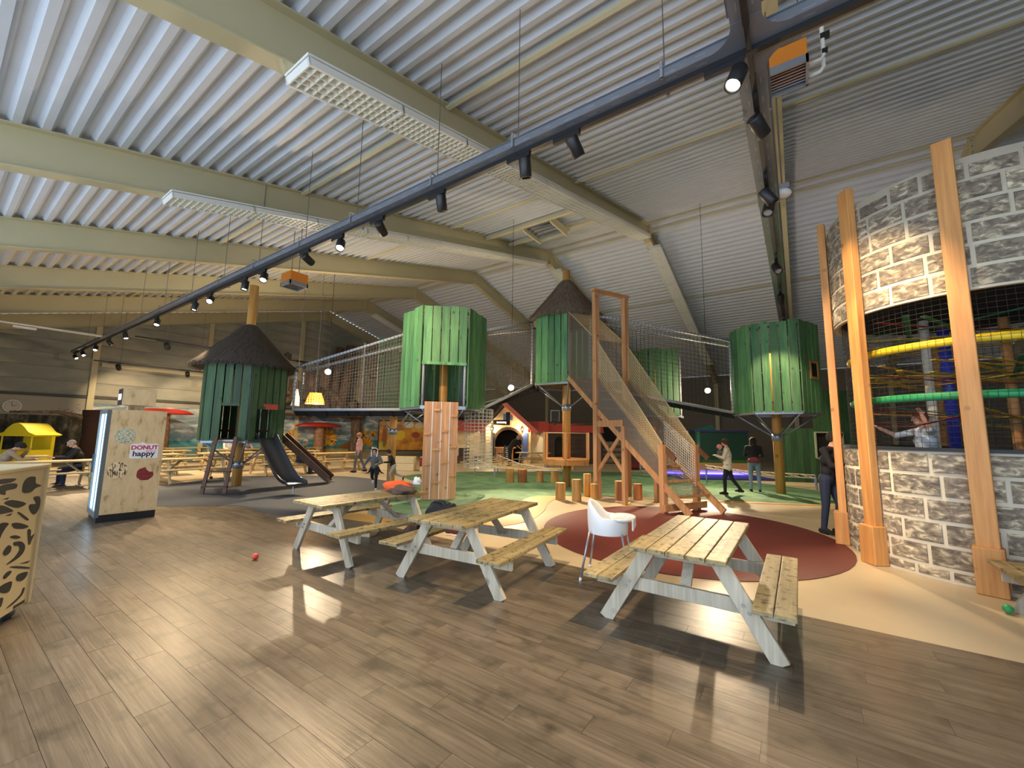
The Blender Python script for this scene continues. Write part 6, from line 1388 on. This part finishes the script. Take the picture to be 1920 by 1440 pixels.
    if hair is not None:
        vs = []; fs = []; n1, m1 = 22, 12
        for j in range(m1+1):
            t = PI*0.74*j/m1
            for i in range(n1):
                a = 2*PI*i/n1; u = Vector((math.sin(t)*math.cos(a), math.sin(t)*math.sin(a), math.cos(t)))
                front = max(0.0, u.y); k = 0.067 if not bald else 0.056
                tz = min(t, PI*0.74*(1-0.62*front), PI*0.74 if u.y < 0.0 else PI*0.60)
                uu = Vector((math.sin(tz)*math.cos(a), math.sin(tz)*math.sin(a), math.cos(tz)))
                rad = k*hk*(1+0.06*noise.noise(uu*5))
                vs.append(hc_+hu*0.008*hk-hf*0.006*hk+(hr*uu.x*0.92+hf*uu.y*1.02+hu*uu.z)*rad)
        m2 = m1
        if hair_long:
            for q in range(1, 5):
                for i in range(n1):
                    a = 2*PI*i/n1; b0_ = vs[(m1-4)*n1+i] if math.sin(a) < 0.3 else vs[m1*n1+i]
                    vs.append(b0_-Vector((0, 0, (0.05*hk+hair_long*h*q/4) if math.sin(a) < 0.3 else 0)))
            m2 = m1+4
        for j in range(m2):
            for i in range(n1): fs.append((j*n1+i, (j+1)*n1+i, (j+1)*n1+(i+1) % n1, j*n1+(i+1) % n1))
        o = MB()._add(vs, fs).build('hair', hair, r, True); s_ = o.modifiers.new('t', 'SOLIDIFY'); s_.thickness = 0.014*hk; s_.offset = -1
    return r, (H0, up, fw, rt, sh, hc_, hf, hu, hr, hk)
skin = plain('skin', SKIN, 0.5); skin_d = plain('tanned skin', srgb(176, 124, 98), 0.5)
hb = cloth('dark hair', (34, 26, 22)); hbr = cloth('brown hair', (72, 50, 36)); hgr = cloth('grey hair', (150, 142, 134)); hbl = cloth('fair hair', (170, 128, 84)); hgi = cloth('auburn hair', (120, 66, 44))
blk = cloth('black fabric', (24, 24, 27)); dkb = cloth('dark denim', (38, 48, 70)); jeans = cloth('washed denim', (108, 128, 150)); wht = cloth('pale fabric', (214, 206, 188)); shoe_b = cloth('black shoes', (20, 20, 22)); shoe_w = cloth('white shoes', (220, 218, 214))
gry = cloth('grey fabric', (96, 96, 98)); pnk = cloth('pink fabric', (214, 166, 164)); khk = cloth('beige hoodie', (150, 132, 108)); mar = cloth('maroon fabric', (74, 24, 30)); ltg = cloth('light grey trousers', (150, 148, 146))
WALK = dict(L_leg=((-0.02, 0.30, -1), (0, 0.02, -1)), R_leg=((0.02, -0.28, -1), (0, -0.45, -1)), L_arm=((-0.15, -0.2, -1), (-0.05, 0.1, -1)), R_arm=((0.15, 0.2, -1), (0.0, 0.6, -1)))
# man in black peering round the tower post
person('man in black jumper and dark jeans leaning to look round the tower post', (0.40, 9.62, 0), math.atan2(-0.55, 0.84)-PI/2+R(0), 1.82,
    dict(lean=9, head=-4, neck=14, turn=-10, L_arm=((-0.1, 0.55, -1), (0.1, 0.7, 0.15)), R_arm=((0.15, 0.5, -1), (-0.1, 0.8, 0.1)), L_leg=((-0.03, 0.22, -1), (0, -0.12, -1)), R_leg=((0.03, -0.02, -1), (0, -0.14, -1))), [skin, blk, dkb, shoe_b], hb, voxel=0.009, build=1.06)
# woman with baby
def sweater(H0, up, fw, rt, h): return [(H0-up*0.035*h-rt*0.035*h, H0-up*0.035*h+rt*0.035*h, 0.082*h, 0.082*h, 1), (H0+up*0.04*h-rt*0.03*h, H0+up*0.04*h+rt*0.03*h, 0.08*h, 0.08*h, 1)]
pw, inf = person('woman in cream jumper and black leggings walking with a baby in her arms', (-1.82, 14.05, 0), R(34.8+90-28), 1.62,
    dict(neck=8, turn=25, L_arm=((-0.25, 0.35, -1), (0.6, 0.9, 0.25)), R_arm=((0.25, 0.3, -1), (-0.7, 0.75, 0.2)), L_leg=((-0.02, 0.22, -1), (0, 0.0, -1)), R_leg=((0.02, -0.28, -1), (0, -0.7, -1))), [skin, wht, blk, shoe_b], hbr, extra=sweater)
H0, up, fw, rt, sh, hc_, hf, hu, hr, hk = inf
bm = Matrix.Rotation(R(34.8+90-28), 3, 'Z'); bp_ = Vector((-1.82, 14.05, 0))+bm @ (H0+up*0.12*1.62+fw*0.20)
pb_, _ = person('baby with pink cap held in front of the woman in cream', tuple(bp_-Vector((0, 0, 0.0))), R(34.8-90-28), 0.66,
    dict(head_scale=1.7, L_leg=((-0.3, 0.5, -0.7), (0, 0.2, -1)), R_leg=((0.3, 0.5, -0.7), (0, 0.2, -1)), L_arm=((-0.4, 0.6, -0.4), (0.1, 0.8, 0.3)), R_arm=((0.4, 0.6, -0.4), (-0.1, 0.8, 0.3))), [skin, gry, gry, gry], cloth('pink cap', (222, 140, 140)), seat=0.0, voxel=0.007, build=1.35)
# dark haired woman in jeans
person('woman in black top and pale jeans seen from behind, bag on her hip', (-1.22, 15.35, 0), R(8), 1.68,
    dict(lean=4, neck=12, head=12, L_arm=((-0.2, 0.35, -1), (0.35, 0.9, 0.1)), R_arm=((0.2, 0.35, -1), (-0.35, 0.9, 0.2)), L_leg=((-0.06, 0.02, -1), (-0.02, -0.05, -1)), R_leg=((0.06, 0.05, -1), (0.02, -0.05, -1))), [skin, blk, jeans, shoe_b], hb, hair_long=0.16, build=1.08)
hbg = thing('belt_bag', 'maroon bag slung behind the woman in pale jeans', 'bag', (-1.20, 15.14, 0.92), R(8))
blob('pouch', '', '', (0, 0, 0), (0.17, 0.08, 0.12), 'maroon', 9, hbg, 0.15); MB().tube([(-0.15, 0.03, 0.1), (-0.1, 0.25, 0.2), (0.1, 0.25, 0.2), (0.15, 0.03, 0.1)], 0.012, 6).build('strap', M['maroon'], hbg)
# child climbing in dark hut
person('child in dark clothes standing inside the dark hut', (-12.05, 9.15, 2.5), R(34.8+60), 1.28, dict(lean=4, L_arm=((-0.2, 0.9, 0.1), (0.0, 0.7, 0.6)), R_arm=((0.2, 0.9, 0.0), (0, 0.7, 0.5))), [skin, blk, dkb, shoe_b], hbr)
# person in pink by the tables, running girl, boy
person('person in pink top and grey trousers walking past the pale tables', (-15.2, 10.7, 0), R(34.8+95), 1.62, dict(WALK, neck=6), [skin, pnk, gry, shoe_b], hbl)
def coat(H0, up, fw, rt, h):
    o = []
    for s in (-1, 1):
        o += [(H0+rt*s*0.06*h+up*0.05*h, H0+rt*s*0.16*h-Vector((0, 0, 0.14*h))-fw*0.07*h, 0.03*h, 0.014*h, 4), (H0+rt*s*0.05*h-fw*0.03*h+up*0.05*h, H0+rt*s*0.09*h-Vector((0, 0, 0.17*h))-fw*0.09*h, 0.03*h, 0.014*h, 4), (H0+rt*s*0.1*h-Vector((0, 0, 0.08*h))-fw*0.05*h, H0+rt*s*0.22*h-Vector((0, 0, 0.16*h))-fw*0.08*h, 0.02*h, 0.009*h, 4)]
    return o
pg, inf = person('running girl in grey jumper with an open dark coat and white eared hat', (-10.3, 7.8, 0), R(34.8+180+6), 1.20,
    dict(lean=10, head_scale=1.15, L_leg=((-0.02, 0.15, -1), (0, -0.1, -1)), R_leg=((0.05, -0.35, -0.95), (0.1, -1.0, -0.25)), L_arm=((-0.5, 0.1, -0.9), (0.55, 0.7, -0.15)), R_arm=((0.5, -0.1, -0.9), (0.5, -0.2, -0.8)), R_toe=(0.1, 0.2, -1)), [skin, gry, blk, shoe_w, blk], hb, extra=coat)
H0, up, fw, rt, sh, hc_, hf, hu, hr, hk = inf
wh_ = plain('white plush', srgb(230, 216, 214), 0.9)
mb = MB(); mb.tube([hc_+hu*0.03*hk-hr*0.055*hk, hc_+hu*0.058*hk-hr*0.03*hk+hf*0.02*hk, hc_+hu*0.062*hk+hf*0.03*hk, hc_+hu*0.058*hk+hr*0.03*hk+hf*0.02*hk, hc_+hu*0.03*hk+hr*0.055*hk], 0.014*hk, 8)
for s in (-1, 1): mb.tube([hc_+hr*s*0.055*hk+hu*0.03*hk, hc_+hr*s*0.062*hk-hu*0.04*hk, hc_+hr*s*0.05*hk-hu*0.12*hk+hf*0.03*hk], [0.014*hk, 0.013*hk, 0.016*hk], 8)
mb.ell(hc_+hu*0.07*hk+hr*0.05*hk, (0.018*hk,)*3, 8, 6); mb.build('eared_hat', wh_, pg, True)
person('boy in black top and pale trousers running behind the dark pole', (-11.2, 9.25, 0), R(34.8+90+30), 1.15, dict(lean=22, head_scale=1.15, neck=10, L_leg=((-0.02, 0.5, -0.9), (0, -0.2, -1)), R_leg=((0.02, -0.35, -0.95), (0, -1, -0.4)), R_toe=(0, 0.2, -1), L_arm=((-0.2, 0.4, -0.9), (0, 0.9, 0)), R_arm=((0.2, -0.5, -0.8), (0, 0.3, -0.9))), [skin_d, blk, ltg, shoe_b], hb)
# seated people
SIT = dict(L_leg=((-0.08, 1, -0.12), (0, 0.06, -1)), R_leg=((0.08, 1, -0.12), (0, 0.06, -1)))
person('balding man in black jacket sitting at a table behind the slide', (-16.28, 8.75, 0), R(34.8-50), 1.74, dict(SIT, lean=12, neck=10, head=8, L_arm=((-0.2, 0.45, -0.9), (0.25, 0.9, -0.1)), R_arm=((0.2, 0.45, -0.9), (-0.25, 0.9, -0.1))), [skin, blk, dkb, shoe_b], hgr, seat=0.45, bald=True, build=1.12)
person('seated person in beige hoodie resting an elbow on the table', (-18.0, 1.35, 0), R(0), 1.72, dict(SIT, lean=26, neck=18, head=22, L_arm=((-0.1, 0.75, -0.8), (0.2, 0.5, 0.9)), R_arm=((0.15, 0.7, -0.8), (-0.3, 0.9, 0.05)), L_leg=((-0.5, 0.8, -0.2), (-0.1, 0, -1)), R_leg=((0.5, 0.8, -0.2), (0.1, 0, -1))), [skin, khk, dkb, shoe_b], hb, seat=0.45, build=1.15)
person('seated person in black jacket facing the one in beige', (-18.0, 2.95, 0), R(180), 1.72, dict(SIT, lean=14, neck=12, head=14, L_arm=((-0.15, 0.6, -0.8), (0.2, 0.9, 0.05)), R_arm=((0.15, 0.6, -0.8), (-0.2, 0.9, 0.05)), L_leg=((-0.5, 0.8, -0.2), (-0.1, 0, -1)), R_leg=((0.5, 0.8, -0.2), (0.1, 0, -1))), [skin, blk, dkb, shoe_b], hgr, seat=0.45, build=1.15, bald=True)
person('seated person in white top seen under the thatched hut', (-22.6-0.68, 8.9, 0), R(-90), 1.66, dict(SIT, lean=10, L_arm=((-0.2, 0.6, -0.8), (0.3, 0.9, -0.1)), R_arm=((0.2, 0.6, -0.8), (-0.3, 0.9, -0.1))), [skin, cloth('white top', (232, 230, 226)), dkb, shoe_b], hbr, seat=0.45, voxel=0.012)
person('seated person in grey patterned top behind the hut pole', (-22.6-0.68, 9.7, 0), R(-90), 1.62, dict(SIT, lean=8, L_arm=((-0.2, 0.6, -0.8), (0.3, 0.9, -0.1)), R_arm=((0.2, 0.6, -0.8), (-0.3, 0.9, -0.1))), [skin, cloth('patterned top', (160, 156, 164)), dkb, shoe_b], hbl, seat=0.45, voxel=0.012)
# bending person by the cafe, person in the tower
person('person in black bending over the dark table by the cafe', (-12.55, 17.95, 0), R(34.8-70), 1.76, dict(lean=38, neck=8, head=20, sleeve=0.5, L_arm=((-0.1, 0.5, -0.9), (0.0, 0.8, -0.6)), R_arm=((0.1, 0.6, -0.8), (0.0, 0.9, -0.4)), L_leg=((-0.05, 0.05, -1), (0, -0.1, -1)), R_leg=((0.05, -0.05, -1), (0, -0.1, -1))), [skin, blk, blk, shoe_b], hgr, voxel=0.011)
person('person in white T-shirt and grey dungarees inside the tower', (1.62, 8.85, 0.56), R(110), 1.55, dict(lean=6, sleeve=0.5, L_arm=((-0.7, 0.5, 0.1), (-0.2, 0.4, 0.9)), R_arm=((0.6, 0.5, -0.2), (0.2, 0.8, 0.5))), [skin, cloth('white tee', (206, 212, 220)), gry, shoe_b], hgi)
